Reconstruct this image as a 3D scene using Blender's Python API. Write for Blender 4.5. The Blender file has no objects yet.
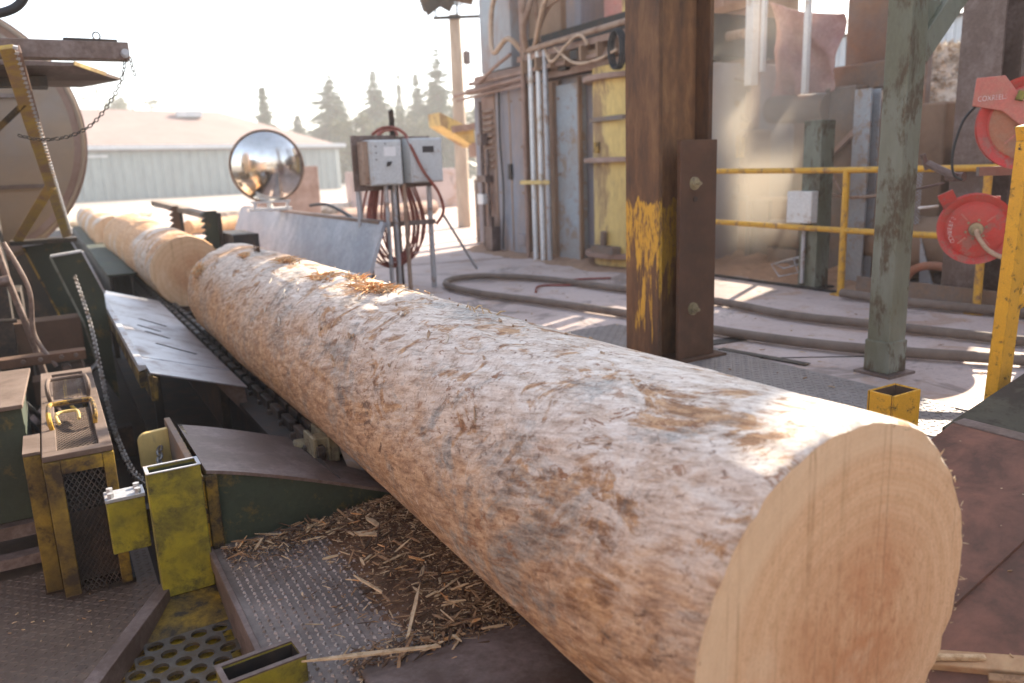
import bpy, math, random
import numpy as np
from mathutils import Vector, Matrix, noise
R = math.radians
rnd = random.Random(7)
sc = bpy.context.scene
COL = sc.collection

# ------------------------------------------------------------------ materials
def new_mat(name):
    m = bpy.data.materials.new(name); m.use_nodes = True
    nt = m.node_tree; nt.nodes.clear()
    out = nt.nodes.new('ShaderNodeOutputMaterial'); b = nt.nodes.new('ShaderNodeBsdfPrincipled')
    nt.links.new(b.outputs[0], out.inputs[0])
    return m, nt, b
def nd(nt, t, **k):
    n = nt.nodes.new(t)
    for a, v in k.items():
        if a.startswith('i_'):
            key = a[2:]; key = int(key) if key.isdigit() else key.replace('_', ' ')
            n.inputs[key].default_value = v
        else: setattr(n, a, v)
    return n
def col4(c): return (c[0], c[1], c[2], 1)
def ramp(nt, fac, stops, interp='LINEAR'):
    r = nt.nodes.new('ShaderNodeValToRGB'); r.color_ramp.interpolation = interp
    e = r.color_ramp.elements
    while len(e) < len(stops): e.new(0.5)
    for s, (p, c) in zip(e, stops):
        s.position = p; s.color = col4(c) if not isinstance(c, (int, float)) else (c, c, c, 1)
    nt.links.new(fac, r.inputs[0]); return r.outputs[0]
def mix(nt, fac, a, b, mode='MIX'):
    m = nt.nodes.new('ShaderNodeMix'); m.data_type = 'RGBA'; m.blend_type = mode
    for s, v in ((m.inputs[0], fac), (m.inputs[6], a), (m.inputs[7], b)):
        if isinstance(v, bpy.types.NodeSocket): nt.links.new(v, s)
        elif isinstance(v, (int, float)): s.default_value = v if s.type == 'VALUE' else (v, v, v, 1)
        else: s.default_value = col4(v)
    return m.outputs[2]
def math_n(nt, op, a, b=0.0):
    m = nt.nodes.new('ShaderNodeMath'); m.operation = op
    for s, v in ((m.inputs[0], a), (m.inputs[1], b)):
        if isinstance(v, bpy.types.NodeSocket): nt.links.new(v, s)
        else: s.default_value = v
    return m.outputs[0]
def coords(nt, kind='Object', scale=(1, 1, 1), rot=(0, 0, 0), loc=(0, 0, 0)):
    tc = nt.nodes.new('ShaderNodeTexCoord'); mp = nt.nodes.new('ShaderNodeMapping')
    mp.inputs['Scale'].default_value = scale; mp.inputs['Rotation'].default_value = rot; mp.inputs['Location'].default_value = loc
    nt.links.new(tc.outputs[kind], mp.inputs[0]); return mp.outputs[0]
def noise_n(nt, vec, scale, detail=5, rough=.6, dist=0.0):
    n = nt.nodes.new('ShaderNodeTexNoise'); nt.links.new(vec, n.inputs['Vector'])
    n.inputs['Scale'].default_value = scale; n.inputs['Detail'].default_value = detail
    n.inputs['Roughness'].default_value = rough; n.inputs['Distortion'].default_value = dist
    return n.outputs['Fac']
def bump(nt, b, h, strength=.4, dist=.005):
    n = nt.nodes.new('ShaderNodeBump'); n.inputs['Strength'].default_value = strength; n.inputs['Distance'].default_value = dist
    nt.links.new(h, n.inputs['Height']); nt.links.new(n.outputs[0], b.inputs['Normal'])

def worn(name, base, wear=(.2, .1, .05), amount=.45, scale=6, rough=.55, metal=0.0, wear_rough=.85, bmp=.25,
         grime=(.03, .022, .016), grime_amt=.35, fine=None, stretch=(1, 1, 1), soft=.06, base2=None, edge=0.0):
    """painted or bare surface with chipped patches showing `wear`, plus settled grime, streaks and grain"""
    m, nt, b = new_mat(name)
    v = coords(nt, 'Object', stretch)
    n1 = noise_n(nt, v, scale, 8, .68, .3); n2 = noise_n(nt, v, scale * .35, 4, .6); n3 = noise_n(nt, v, scale * 9, 6, .7)
    c = mix(nt, ramp(nt, n3, [(.3, 0.0), (.7, 1.0)]), [x * .82 for x in base], [min(x * 1.16, .9) for x in base])
    if base2: c = mix(nt, ramp(nt, n2, [(.4, 0.0), (.6, 1.0)]), c, base2)
    t = .5 + (.5 - amount) * .34
    wv = math_n(nt, 'ADD', math_n(nt, 'MULTIPLY', n1, .75), math_n(nt, 'MULTIPLY', n3, .25))
    soft = soft * .6
    mask = ramp(nt, wv, [(max(t - soft, 0), 0.0), (min(t + soft, 1), 1.0)])
    if edge:   # paint rubbed off along the edges
        bv = nd(nt, 'ShaderNodeBevel'); bv.samples = 4; bv.inputs['Radius'].default_value = edge
        g = nd(nt, 'ShaderNodeNewGeometry'); dp = nd(nt, 'ShaderNodeVectorMath', operation='DOT_PRODUCT'); nt.links.new(bv.outputs[0], dp.inputs[0]); nt.links.new(g.outputs['Normal'], dp.inputs[1])
        em = math_n(nt, 'ADD', math_n(nt, 'SUBTRACT', 1.0, dp.outputs['Value']), math_n(nt, 'MULTIPLY', math_n(nt, 'SUBTRACT', wv, .52), 1.3))
        mask = math_n(nt, 'MAXIMUM', mask, ramp(nt, em, [(.06, 0.0), (.14, 1.0)]))
    wcol = mix(nt, n3, [x * .6 for x in wear], [min(x * 1.35, .9) for x in wear])
    c = mix(nt, mask, c, wcol)
    g = ramp(nt, n2, [(.38, grime_amt), (.68, 0.0)])
    c = mix(nt, g, c, grime)
    nt.links.new(c, b.inputs['Base Color'])
    rr = mix(nt, mask, rough, wear_rough); rr = mix(nt, math_n(nt, 'MULTIPLY', n3, .4), rr, min(rough + .25, 1.0))
    nt.links.new(rr, b.inputs['Roughness'])
    mm = mix(nt, mask, metal, metal * .25); nt.links.new(mm, b.inputs['Metallic'])
    h = math_n(nt, 'ADD', math_n(nt, 'MULTIPLY', mask, -.5), math_n(nt, 'MULTIPLY', n3, .5))
    bump(nt, b, h, bmp, .004)
    return m
M = {}
RUST = (.16, .075, .035)
M['yellow'] = worn('worn_yellow_paint', (.55, .31, .02), (.055, .035, .022), .46, 9, .5, grime_amt=.5)
M['yellow_bright'] = worn('bright_yellow_paint', (.52, .43, .015), (.05, .045, .02), .40, 9, .45, grime_amt=.75, grime=(.06, .05, .012), soft=.16, edge=.007)
M['dusty_brown'] = worn('dusty_brown_steel', (.19, .135, .105), (.11, .07, .05), .45, 7, .8, grime=(.07, .045, .03), grime_amt=.5, soft=.15)
M['pit_dirt'] = worn('oily_pit_dirt', (.022, .016, .012), (.05, .032, .02), .45, 2, .9, grime_amt=.4, soft=.2)
M['yellow_tray'] = worn('yellow_oily_tray_paint', (.85, .48, .012), (.06, .035, .012), .5, 16, .35, grime_amt=.5, soft=.15)
M['web_rust'] = worn('orange_rust_web', (.25, .125, .05), (.14, .07, .033), .5, 7, .8, grime=(.36, .19, .04), grime_amt=.3, soft=.15, stretch=(1, 1, .3))
M['yellow_orange'] = worn('orange_yellow_paint', (.74, .36, .012), (.05, .03, .02), .24, 24, .5, grime_amt=.12, edge=.007)
M['yellow_guard'] = worn('grimy_guard_yellow', (.48, .30, .015), (.04, .025, .015), .5, 8, .6, grime_amt=.75, grime=(.05, .03, .012), soft=.16, edge=.007)
M['yellow_dusty'] = worn('dusty_yellow_paint', (.56, .40, .07), (.38, .26, .16), .42, 9, .65, grime=(.3, .19, .1), grime_amt=.4, soft=.14)
M['yellow_rail'] = worn('railing_yellow_paint', (.66, .36, .03), (.28, .16, .08), .34, 14, .55, grime=(.35, .2, .08), grime_amt=.3)
M['yellow_pale'] = worn('faded_yellow_paint', (.82, .58, .19), (.36, .23, .11), .42, 3, .6, grime=(.25, .17, .1), grime_amt=.5, stretch=(1, 1, .35))
M['yellow_grimy'] = worn('oily_yellow_paint', (.4, .24, .015), (.03, .02, .012), .56, 8, .35, grime_amt=.7, soft=.12)
M['green_dark'] = worn('dark_green_paint', (.04, .055, .033), (.13, .10, .03), .26, 6, .8, grime_amt=.45, edge=.007)
M['olive'] = worn('dark_olive_steel', (.10, .085, .05), (.06, .04, .025), .45, 6, .75, grime_amt=.4)
M['green_col'] = worn('weathered_green_paint', (.17, .18, .12), (.10, .075, .045), .42, 7, .55, grime=(.07, .05, .03), grime_amt=.35, base2=(.23, .25, .21), stretch=(1, 1, .4))
M['grey_blue'] = worn('dusty_blue_grey_paint', (.33, .37, .4), (.28, .21, .16), .36, 5, .7, grime=(.3, .22, .15), grime_amt=.5)
M['grey_dust'] = worn('dusty_grey_steel', (.2, .175, .155), (.24, .155, .1), .48, 3.5, .8, grime=(.14, .09, .06), grime_amt=.5, soft=.15)
M['grey_panel'] = worn('grey_sheet_panel', (.24, .255, .29), (.33, .245, .2), .36, 2.4, .65, grime=(.2, .13, .1), grime_amt=.5, stretch=(1, 1, .4), soft=.15)
M['panel_blue'] = worn('pale_blue_panel', (.36, .42, .45), (.3, .2, .15), .34, 3, .6, grime=(.3, .2, .15), grime_amt=.4, stretch=(1, 1, .35), soft=.15)
M['rust'] = worn('rusty_steel', (.16, .078, .042), (.11, .058, .032), .5, 6, .8, grime=(.05, .03, .02), grime_amt=.5, soft=.14)
M['rust_dust'] = worn('dusty_rusty_steel', (.27, .175, .125), (.17, .10, .065), .5, 3, .9, grime=(.36, .24, .15), grime_amt=.6, soft=.15)
M['rust_light'] = worn('pinkish_dusty_steel', (.38, .27, .22), (.26, .165, .12), .45, 4, .85, grime=(.2, .1, .06), grime_amt=.4, soft=.15)
M['steel_dark'] = worn('dark_oily_steel', (.035, .03, .027), (.09, .06, .04), .36, 7, .5, .3, grime_amt=.5, soft=.1)
M['steel_black'] = worn('black_grimy_steel', (.022, .018, .015), (.10, .06, .04), .34, 6, .7, grime_amt=.5, soft=.12)
M['steel_polished'] = worn('polished_steel_plate', (.42, .43, .46), (.16, .12, .1), .28, 5, .38, .85, .6, .12, grime=(.16, .13, .12), grime_amt=.4, soft=.14)
M['steel_dull'] = worn('dull_oily_steel', (.20, .19, .18), (.10, .07, .04), .5, 9, .42, .55, .6, .2, grime=(.06, .04, .02), grime_amt=.5, soft=.14)
M['steel_brown'] = worn('brown_worn_steel', (.17, .12, .10), (.26, .2, .18), .36, 5, .5, .45, .55, .15, grime=(.06, .035, .02), grime_amt=.4, soft=.14)
M['steel_trough'] = worn('brown_stained_steel', (.27, .105, .062), (.12, .055, .035), .48, 5, .68, .0, .8, .2, grime=(.05, .03, .02), grime_amt=.5, soft=.14)
M['galv'] = worn('galvanised_steel', (.45, .46, .48), (.3, .22, .17), .3, 8, .5, .5, grime_amt=.15, grime=(.25, .18, .14))
M['galv_plate'] = worn('scuffed_galvanised_plate', (.3, .33, .38), (.52, .54, .57), .44, 3.5, .5, .45, .6, .15, grime=(.2, .16, .15), grime_amt=.35, soft=.16)
M['pipe_tan'] = worn('dusty_tan_pipe', (.36, .25, .18), (.25, .15, .1), .4, 8, .7, grime_amt=.2, grime=(.15, .09, .06))
M['white_bar'] = worn('white_painted_bar', (.74, .74, .72), (.5, .4, .3), .26, 5, .5, grime_amt=.12, grime=(.4, .3, .2))
M['white_box'] = worn('white_enamel', (.66, .66, .63), (.4, .3, .22), .26, 6, .45, grime_amt=.15, grime=(.4, .32, .25))
M['cab_grey'] = worn('light_grey_enamel', (.55, .58, .58), (.35, .25, .18), .22, 6, .4, grime_amt=.15, grime=(.35, .25, .2))
M['red'] = worn('red_enamel', (.56, .03, .022), (.36, .13, .10), .36, 12, .4, grime=(.34, .12, .09), grime_amt=.45, bmp=.08)
M['red_dusty'] = worn('dusty_red_enamel', (.58, .13, .1), (.45, .22, .16), .4, 9, .45, grime=(.4, .2, .14), grime_amt=.3, bmp=.08, soft=.15)
M['orange_face'] = worn('rusty_orange_drum', (.46, .17, .09), (.35, .2, .13), .4, 9, .6, grime_amt=.2, grime=(.2, .1, .06), soft=.15)
M['hose_grey'] = worn('grey_rubber_hose', (.17, .125, .095), (.12, .09, .07), .4, 9, .7, grime_amt=.3, grime=(.3, .23, .18), soft=.15)
M['hose_red'] = worn('red_rubber_hose', (.3, .075, .05), (.2, .06, .04), .4, 9, .5, grime_amt=.2)
M['hose_black'] = worn('black_rubber', (.02, .02, .021), (.05, .045, .04), .3, 9, .5, grime_amt=.1)
M['hose_tan'] = worn('tan_hose', (.5, .36, .25), (.35, .23, .15), .35, 9, .6, grime_amt=.15, grime=(.3, .2, .13))
M['cable_yellow'] = worn('yellow_cable', (.6, .38, .05), (.25, .15, .05), .25, 9, .5, grime_amt=.2)
M['chain'] = worn('bare_chain_steel', (.32, .3, .28), (.14, .1, .07), .42, 14, .4, .8, .6, .1, grime_amt=.3)
M['brass'] = worn('brassy_bushing', (.42, .36, .22), (.25, .2, .13), .4, 16, .4, .6, grime_amt=.3)
M['copper'] = worn('tan_disc_guard', (.36, .25, .14), (.26, .18, .11), .4, 1.6, .42, .35, .6, .1, grime=(.25, .16, .11), grime_amt=.4, soft=.2, base2=(.27, .235, .21))
M['tarp'] = worn('dirty_red_tarp', (.36, .18, .16), (.46, .3, .26), .45, 4, .7, grime=(.2, .1, .08), grime_amt=.4, soft=.15)
M['red_panel'] = worn('faded_red_panel', (.62, .26, .22), (.5, .32, .26), .4, 3, .6, grime_amt=.15, grime=(.4, .2, .15), soft=.15)
M['wood_grey'] = worn('weathered_wood', (.3, .24, .19), (.2, .15, .11), .45, 5, .85, grime_amt=.2, stretch=(.3, 1, 1))
M['wood_slab'] = worn('fresh_slab_wood', (.58, .38, .2), (.36, .2, .1), .4, 5, .8, grime_amt=.15, grime=(.25, .14, .07), soft=.15)
M['wood_pole'] = worn('sun_bleached_pole', (.52, .42, .32), (.36, .27, .2), .4, 5, .85, grime_amt=.15, stretch=(1, 1, .2), soft=.15)
M['chip_light'] = worn('fresh_wood_chip', (.62, .45, .27), (.45, .3, .16), .4, 30, .8, grime_amt=.1)
M['chip_mid'] = worn('brown_wood_chip', (.34, .2, .1), (.22, .12, .06), .4, 30, .85, grime_amt=.1)
M['chip_dark'] = worn('dark_bark_chip', (.12, .065, .035), (.07, .04, .02), .4, 30, .9, grime_amt=.1)
M['flake_tan'] = worn('tan_bark_flake', (.46, .31, .19), (.3, .18, .1), .45, 30, .85, grime_amt=.1)
M['flake_pale'] = worn('pale_wood_flake', (.66, .57, .47), (.5, .38, .27), .42, 30, .85, grime_amt=.05)
M['splinter'] = worn('orange_torn_fibre', (.62, .29, .1), (.68, .45, .24), .45, 30, .8, grime_amt=.05)
M['sawdust'] = worn('brown_sawdust', (.13, .062, .032), (.24, .13, .065), .45, 26, .95, grime_amt=.3, bmp=.8, soft=.15)
M['drift'] = worn('orange_brown_sawdust', (.44, .27, .17), (.30, .18, .11), .45, 14, .95, grime_amt=.3, grime=(.2, .12, .08), bmp=.8, soft=.2)
M['chip_pile'] = worn('pale_wood_chips', (.6, .53, .44), (.3, .22, .15), .42, 12, .9, grime_amt=.0, bmp=1.0)
def concrete_mat():
    m, nt, b = new_mat('dusty_concrete'); v = coords(nt)
    n1 = noise_n(nt, v, .8, 7, .65, .4); n2 = noise_n(nt, v, 2.4, 8, .7, .8); n3 = noise_n(nt, v, 38, 5, .7); n4 = noise_n(nt, v, 1.5, 6, .7, 1.2)
    c = ramp(nt, n1, [(.35, (.40, .31, .275)), (.5, (.50, .395, .355)), (.68, (.58, .47, .42))])
    c = mix(nt, ramp(nt, n2, [(.52, 0.0), (.62, .75)]), c, mix(nt, n3, (.34, .2, .13), (.46, .31, .22)))
    c = mix(nt, ramp(nt, n4, [(.36, .75), (.43, 0.0)]), c, (.2, .16, .14))
    c = mix(nt, ramp(nt, n3, [(.3, .35), (.5, 0.0)]), c, (.2, .16, .14)); c = mix(nt, ramp(nt, n3, [(.62, 0.0), (.72, .5)]), c, (.56, .42, .31))
    nt.links.new(c, b.inputs['Base Color']); b.inputs['Roughness'].default_value = .82; bump(nt, b, math_n(nt, 'ADD', n3, n2), .3, .006); return m
M['concrete'] = concrete_mat()
M['earth'] = worn('yard_dirt', (.3, .27, .25), (.24, .2, .17), .45, .3, .95, grime_amt=.1, soft=.2)
M['tread'] = worn('worn_tread_plate', (.15, .118, .10), (.27, .22, .19), .42, 5, .5, .25, .6, .15, grime=(.07, .04, .025), grime_amt=.5, soft=.15)
M['tread_top'] = worn('polished_tread_lug', (.42, .37, .34), (.2, .15, .12), .42, 8, .4, .5, .6, .1, grime=(.12, .08, .05), grime_amt=.4)
M['tread_brown'] = worn('dirty_tread_plate', (.115, .085, .068), (.2, .15, .115), .42, 3, .5, .25, .7, .2, grime=(.13, .085, .055), grime_amt=.55, soft=.2)
M['tread_deck'] = worn('deck_tread_plate', (.2, .175, .165), (.3, .27, .25), .42, 4, .5, .3, .6, .15, grime=(.16, .12, .1), grime_amt=.4, soft=.2)
M['roof_metal'] = worn('pale_roof_sheet', (.26, .18, .16), (.21, .145, .13), .4, .25, .8, grime_amt=.1, soft=.2)
M['wall_metal'] = worn('pale_green_grey_cladding', (.27, .31, .305), (.23, .26, .26), .35, .4, .7, grime_amt=.05, soft=.2, stretch=(1, 1, .3))
M['wall_blue'] = worn('grey_blue_cladding', (.48, .54, .58), (.4, .44, .47), .35, .4, .5, grime_amt=.05, soft=.2)
M['trim'] = worn('white_fascia', (.5, .52, .53), (.6, .6, .6), .2, 1, .5, grime_amt=.05)
M['dark_fascia'] = worn('dark_eave_trim', (.22, .2, .2), (.16, .15, .15), .3, 1, .6, grime_amt=.1)  # dark grey trim for eaves and soffit
M['faded_letter'] = worn('faded_white_lettering', (.72, .58, .55), (.6, .25, .22), .42, 40, .5, grime_amt=.1)
M['label_white'] = worn('white_sticker', (.8, .8, .78), (.6, .6, .58), .15, 20, .5, grime_amt=.05)
M['dark_plastic'] = worn('dark_plastic', (.04, .035, .035), (.07, .06, .06), .3, 20, .4, grime_amt=.1)
M['trunk'] = worn('conifer_trunk', (.12, .085, .06), (.07, .05, .035), .4, 3, .95, grime_amt=.2)
m, nt, b = new_mat('mirror_glass'); b.inputs['Metallic'].default_value = 1
v = coords(nt); n = noise_n(nt, v, 9, 5, .6)
nt.links.new(ramp(nt, n, [(.35, (.80, .77, .73)), (.7, (.66, .62, .56))]), b.inputs['Base Color'])
nt.links.new(ramp(nt, n, [(.35, .07), (.7, .22)]), b.inputs['Roughness']); M['mirror'] = m
def leaf_mat(name, a, c):
    m, nt, b = new_mat(name); g = nd(nt, 'ShaderNodeNewGeometry')
    n = noise_n(nt, coords(nt), 1.3, 3)
    cc = mix(nt, g.outputs['Random Per Island'], a, c); cc = mix(nt, math_n(nt, 'MULTIPLY', n, .5), cc, [x * .6 for x in a])
    nt.links.new(cc, b.inputs['Base Color']); b.inputs['Roughness'].default_value = .7
    return m
M['needles'] = leaf_mat('conifer_needles', (.03, .065, .032), (.055, .105, .05))
M['needles_pale'] = leaf_mat('olive_foliage', (.07, .09, .03), (.12, .13, .05))

# steel column: rust with a band of yellow safety paint low down
def banded_rust(k_=1.0):
    m, nt, b = new_mat('rusty_column_with_yellow_band')
    v = coords(nt, 'Object', (1, 1, .3)); v2 = coords(nt)
    n1 = noise_n(nt, v, 9, 8, .7); n3 = noise_n(nt, v, 60, 5, .7)
    n4 = noise_n(nt, coords(nt, 'Object', (1, 1, .12)), 14, 6, .65)
    c = ramp(nt, n1, [(.3, (.06 * k_, .035 * k_, .022 * k_)), (.5, (.17 * k_, .082 * k_, .036 * k_)), (.72, (.31 * k_, .165 * k_, .07 * k_))])
    sep = nd(nt, 'ShaderNodeSeparateXYZ'); nt.links.new(v2, sep.inputs[0])
    up = math_n(nt, 'SUBTRACT', .80, sep.outputs[2])
    up = math_n(nt, 'ADD', math_n(nt, 'MULTIPLY', up, 9), math_n(nt, 'MULTIPLY', math_n(nt, 'SUBTRACT', n4, .5), 3))
    lo = math_n(nt, 'SUBTRACT', sep.outputs[2], .42)
    lo = math_n(nt, 'ADD', math_n(nt, 'MULTIPLY', lo, 2.2), math_n(nt, 'MULTIPLY', math_n(nt, 'SUBTRACT', n4, .47), 5))
    lo = math_n(nt, 'ADD', lo, .2)
    k = math_n(nt, 'MINIMUM', ramp(nt, up, [(.0, 0.0), (.1, 1.0)]), ramp(nt, lo, [(.25, 0.0), (.45, 1.0)]))
    worn_m = ramp(nt, math_n(nt, 'ADD', math_n(nt, 'MULTIPLY', n1, .5), math_n(nt, 'MULTIPLY', n3, .5)), [(.47, 1.0), (.55, .05)])
    k = math_n(nt, 'MULTIPLY', k, worn_m)
    c = mix(nt, k, c, mix(nt, n3, (.42, .22, .02), (.62, .36, .04)))
    nt.links.new(c, b.inputs['Base Color']); b.inputs['Roughness'].default_value = .75
    bump(nt, b, n3, .25, .004); return m
M['col_rust'] = banded_rust(.68); M['col_web'] = banded_rust(1.25)

def bark_mat(name, fresh_glow=0.3):
    """debarked log: pale weathered wood, brown patches, blue stain, torn flecks. UV: u round the log (m), v along it (m)"""
    m, nt, b = new_mat(name)
    uv = coords(nt, 'UV', (1, 1, 1), (0, 0, R(14)))
    def sn(su, sv, sc_, det=7, ro=.65, di=.2, loc=(0, 0, 0)):
        mp = nt.nodes.new('ShaderNodeMapping'); mp.inputs['Scale'].default_value = (su, sv, 1); mp.inputs['Location'].default_value = loc
        nt.links.new(uv, mp.inputs[0]); return noise_n(nt, mp.outputs[0], sc_, det, ro, di)
    tc = nt.nodes.new('ShaderNodeTexCoord'); sp = nd(nt, 'ShaderNodeSeparateXYZ'); nt.links.new(tc.outputs['UV'], sp.inputs[0])
    big = sn(1.4, .9, 1.5, 5, .65, .5); patch = sn(1.7, 1.0, 4.2, 9, .72, .9); patch2 = sn(1.9, 1.0, 7.5, 8, .72, 1.0, (8, 2, 0))
    fib = sn(5, 1, 11, 8, .72, .3); fl = sn(2.3, 1, 13, 8, .75, .7, (3, 1, 0)); fine = sn(2, 1, 85, 5, .78); speck = sn(1.3, 1, 42, 4, .7, .5, (6, 6, 0))
    hatch = sn(1.3, 4.2, 11, 8, .78, 1.1, (2, 2, 0)); wh = sn(1, .7, 1.7, 4, .6, .4, (5, 5, 0))
    blue = sn(1.3, 1, 2.7, 8, .72, .8, (7, 3, 0)); warm = sn(1, .7, 1.3, 4, .6, .3, (1, 9, 0))
    under = ramp(nt, math_n(nt, 'ADD', math_n(nt, 'ABSOLUTE', math_n(nt, 'SUBTRACT', sp.outputs[0], 1.13)), math_n(nt, 'MULTIPLY', math_n(nt, 'SUBTRACT', patch, .5), 1.1)), [(.28, 0.0), (.58, 1.0)])  # flank and underside painted tan-brown for the weaker sky light there
    tan = ramp(nt, fib, [(.36, (.25, .135, .07)), (.48, (.44, .26, .135)), (.62, (.60, .40, .235))])
    brown = ramp(nt, fib, [(.36, (.11, .055, .03)), (.5, (.25, .135, .07)), (.64, (.38, .23, .13))])
    pale = ramp(nt, fib, [(.34, (.42, .34, .27)), (.46, (.64, .56, .485)), (.60, (.80, .745, .68))])
    c = mix(nt, ramp(nt, patch, [(.415, 0.0), (.475, 1.0)]), mix(nt, ramp(nt, patch2, [(.44, 0.0), (.51, 1.0)]), brown, tan), pale)
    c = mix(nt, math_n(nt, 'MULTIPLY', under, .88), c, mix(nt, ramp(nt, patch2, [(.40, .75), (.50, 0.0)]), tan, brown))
    blue_m = math_n(nt, 'MULTIPLY', ramp(nt, blue, [(.53, 0.0), (.60, .85)]), ramp(nt, fl, [(.40, 1.0), (.60, .35)]))
    c = mix(nt, blue_m, c, ramp(nt, fib, [(.38, (.10, .11, .11)), (.6, (.34, .36, .35))]))
    far = ramp(nt, math_n(nt, 'MULTIPLY', sp.outputs[1], .2), [(.55, 0.0), (.95, fresh_glow * 1.6)])  # orange glow on the far end painted in, with patches of fresh wood
    fresh_glow_m = math_n(nt, 'MINIMUM', math_n(nt, 'MULTIPLY', ramp(nt, warm, [(.42, 0.1), (.56, 1.0)]), math_n(nt, 'ADD', far, fresh_glow * .2)), .9)
    c = mix(nt, fresh_glow_m, c, ramp(nt, fib, [(.36, (.38, .16, .05)), (.5, (.58, .29, .11)), (.64, (.70, .42, .20))]))
    dk = ramp(nt, math_n(nt, 'ADD', math_n(nt, 'MULTIPLY', fl, .6), math_n(nt, 'MULTIPLY', big, .4)), [(.36, .9), (.42, 0.0)])
    c = mix(nt, dk, c, (.12, .062, .035))
    fleck = math_n(nt, 'MULTIPLY', ramp(nt, fl, [(.575, 0.0), (.605, .9)]), ramp(nt, big, [(.42, .25), (.56, 1.0)]))
    c = mix(nt, fleck, c, mix(nt, fine, (.13, .055, .028), (.44, .23, .12)))
    hz = math_n(nt, 'MULTIPLY', ramp(nt, wh, [(.44, 0.0), (.58, 1.0)]), ramp(nt, math_n(nt, 'MULTIPLY', sp.outputs[1], .2), [(.2, .25), (.38, 1.0)]))
    c = mix(nt, math_n(nt, 'MULTIPLY', hz, ramp(nt, hatch, [(.36, .8), (.46, 0.0)])), c, mix(nt, patch, (.2, .11, .06), (.42, .31, .23)))
    c = mix(nt, math_n(nt, 'MULTIPLY', hz, ramp(nt, hatch, [(.55, 0.0), (.64, .75)])), c, (.80, .72, .62))
    c = mix(nt, ramp(nt, speck, [(.33, .7), (.40, 0.0)]), c, (.15, .075, .04))
    c = mix(nt, .4, c, mix(nt, ramp(nt, fine, [(.35, 0.0), (.65, 1.0)]), (.16, .10, .07), (.9, .8, .7)), 'SOFT_LIGHT')
    nt.links.new(c, b.inputs['Base Color']); b.inputs['Roughness'].default_value = .8
    layer = math_n(nt, 'ADD', ramp(nt, patch, [(.43, 0.0), (.485, 1.0)]), ramp(nt, patch2, [(.46, 0.0), (.52, .6)]))
    h = math_n(nt, 'ADD', math_n(nt, 'MULTIPLY', fib, .8), math_n(nt, 'MULTIPLY', fl, .9)); h = math_n(nt, 'ADD', h, math_n(nt, 'MULTIPLY', layer, .5))
    h = math_n(nt, 'ADD', h, math_n(nt, 'MULTIPLY', fine, .25)); h = math_n(nt, 'SUBTRACT', h, math_n(nt, 'MULTIPLY', fleck, .3)); h = math_n(nt, 'ADD', h, math_n(nt, 'MULTIPLY', math_n(nt, 'MULTIPLY', hatch, hz), 1.0))
    bump(nt, b, h, .5, .008)
    return m
M['bark'] = bark_mat('debarked_log_surface', .35)
M['bark_warm'] = bark_mat('debarked_log_surface_warm', .6)

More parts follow.
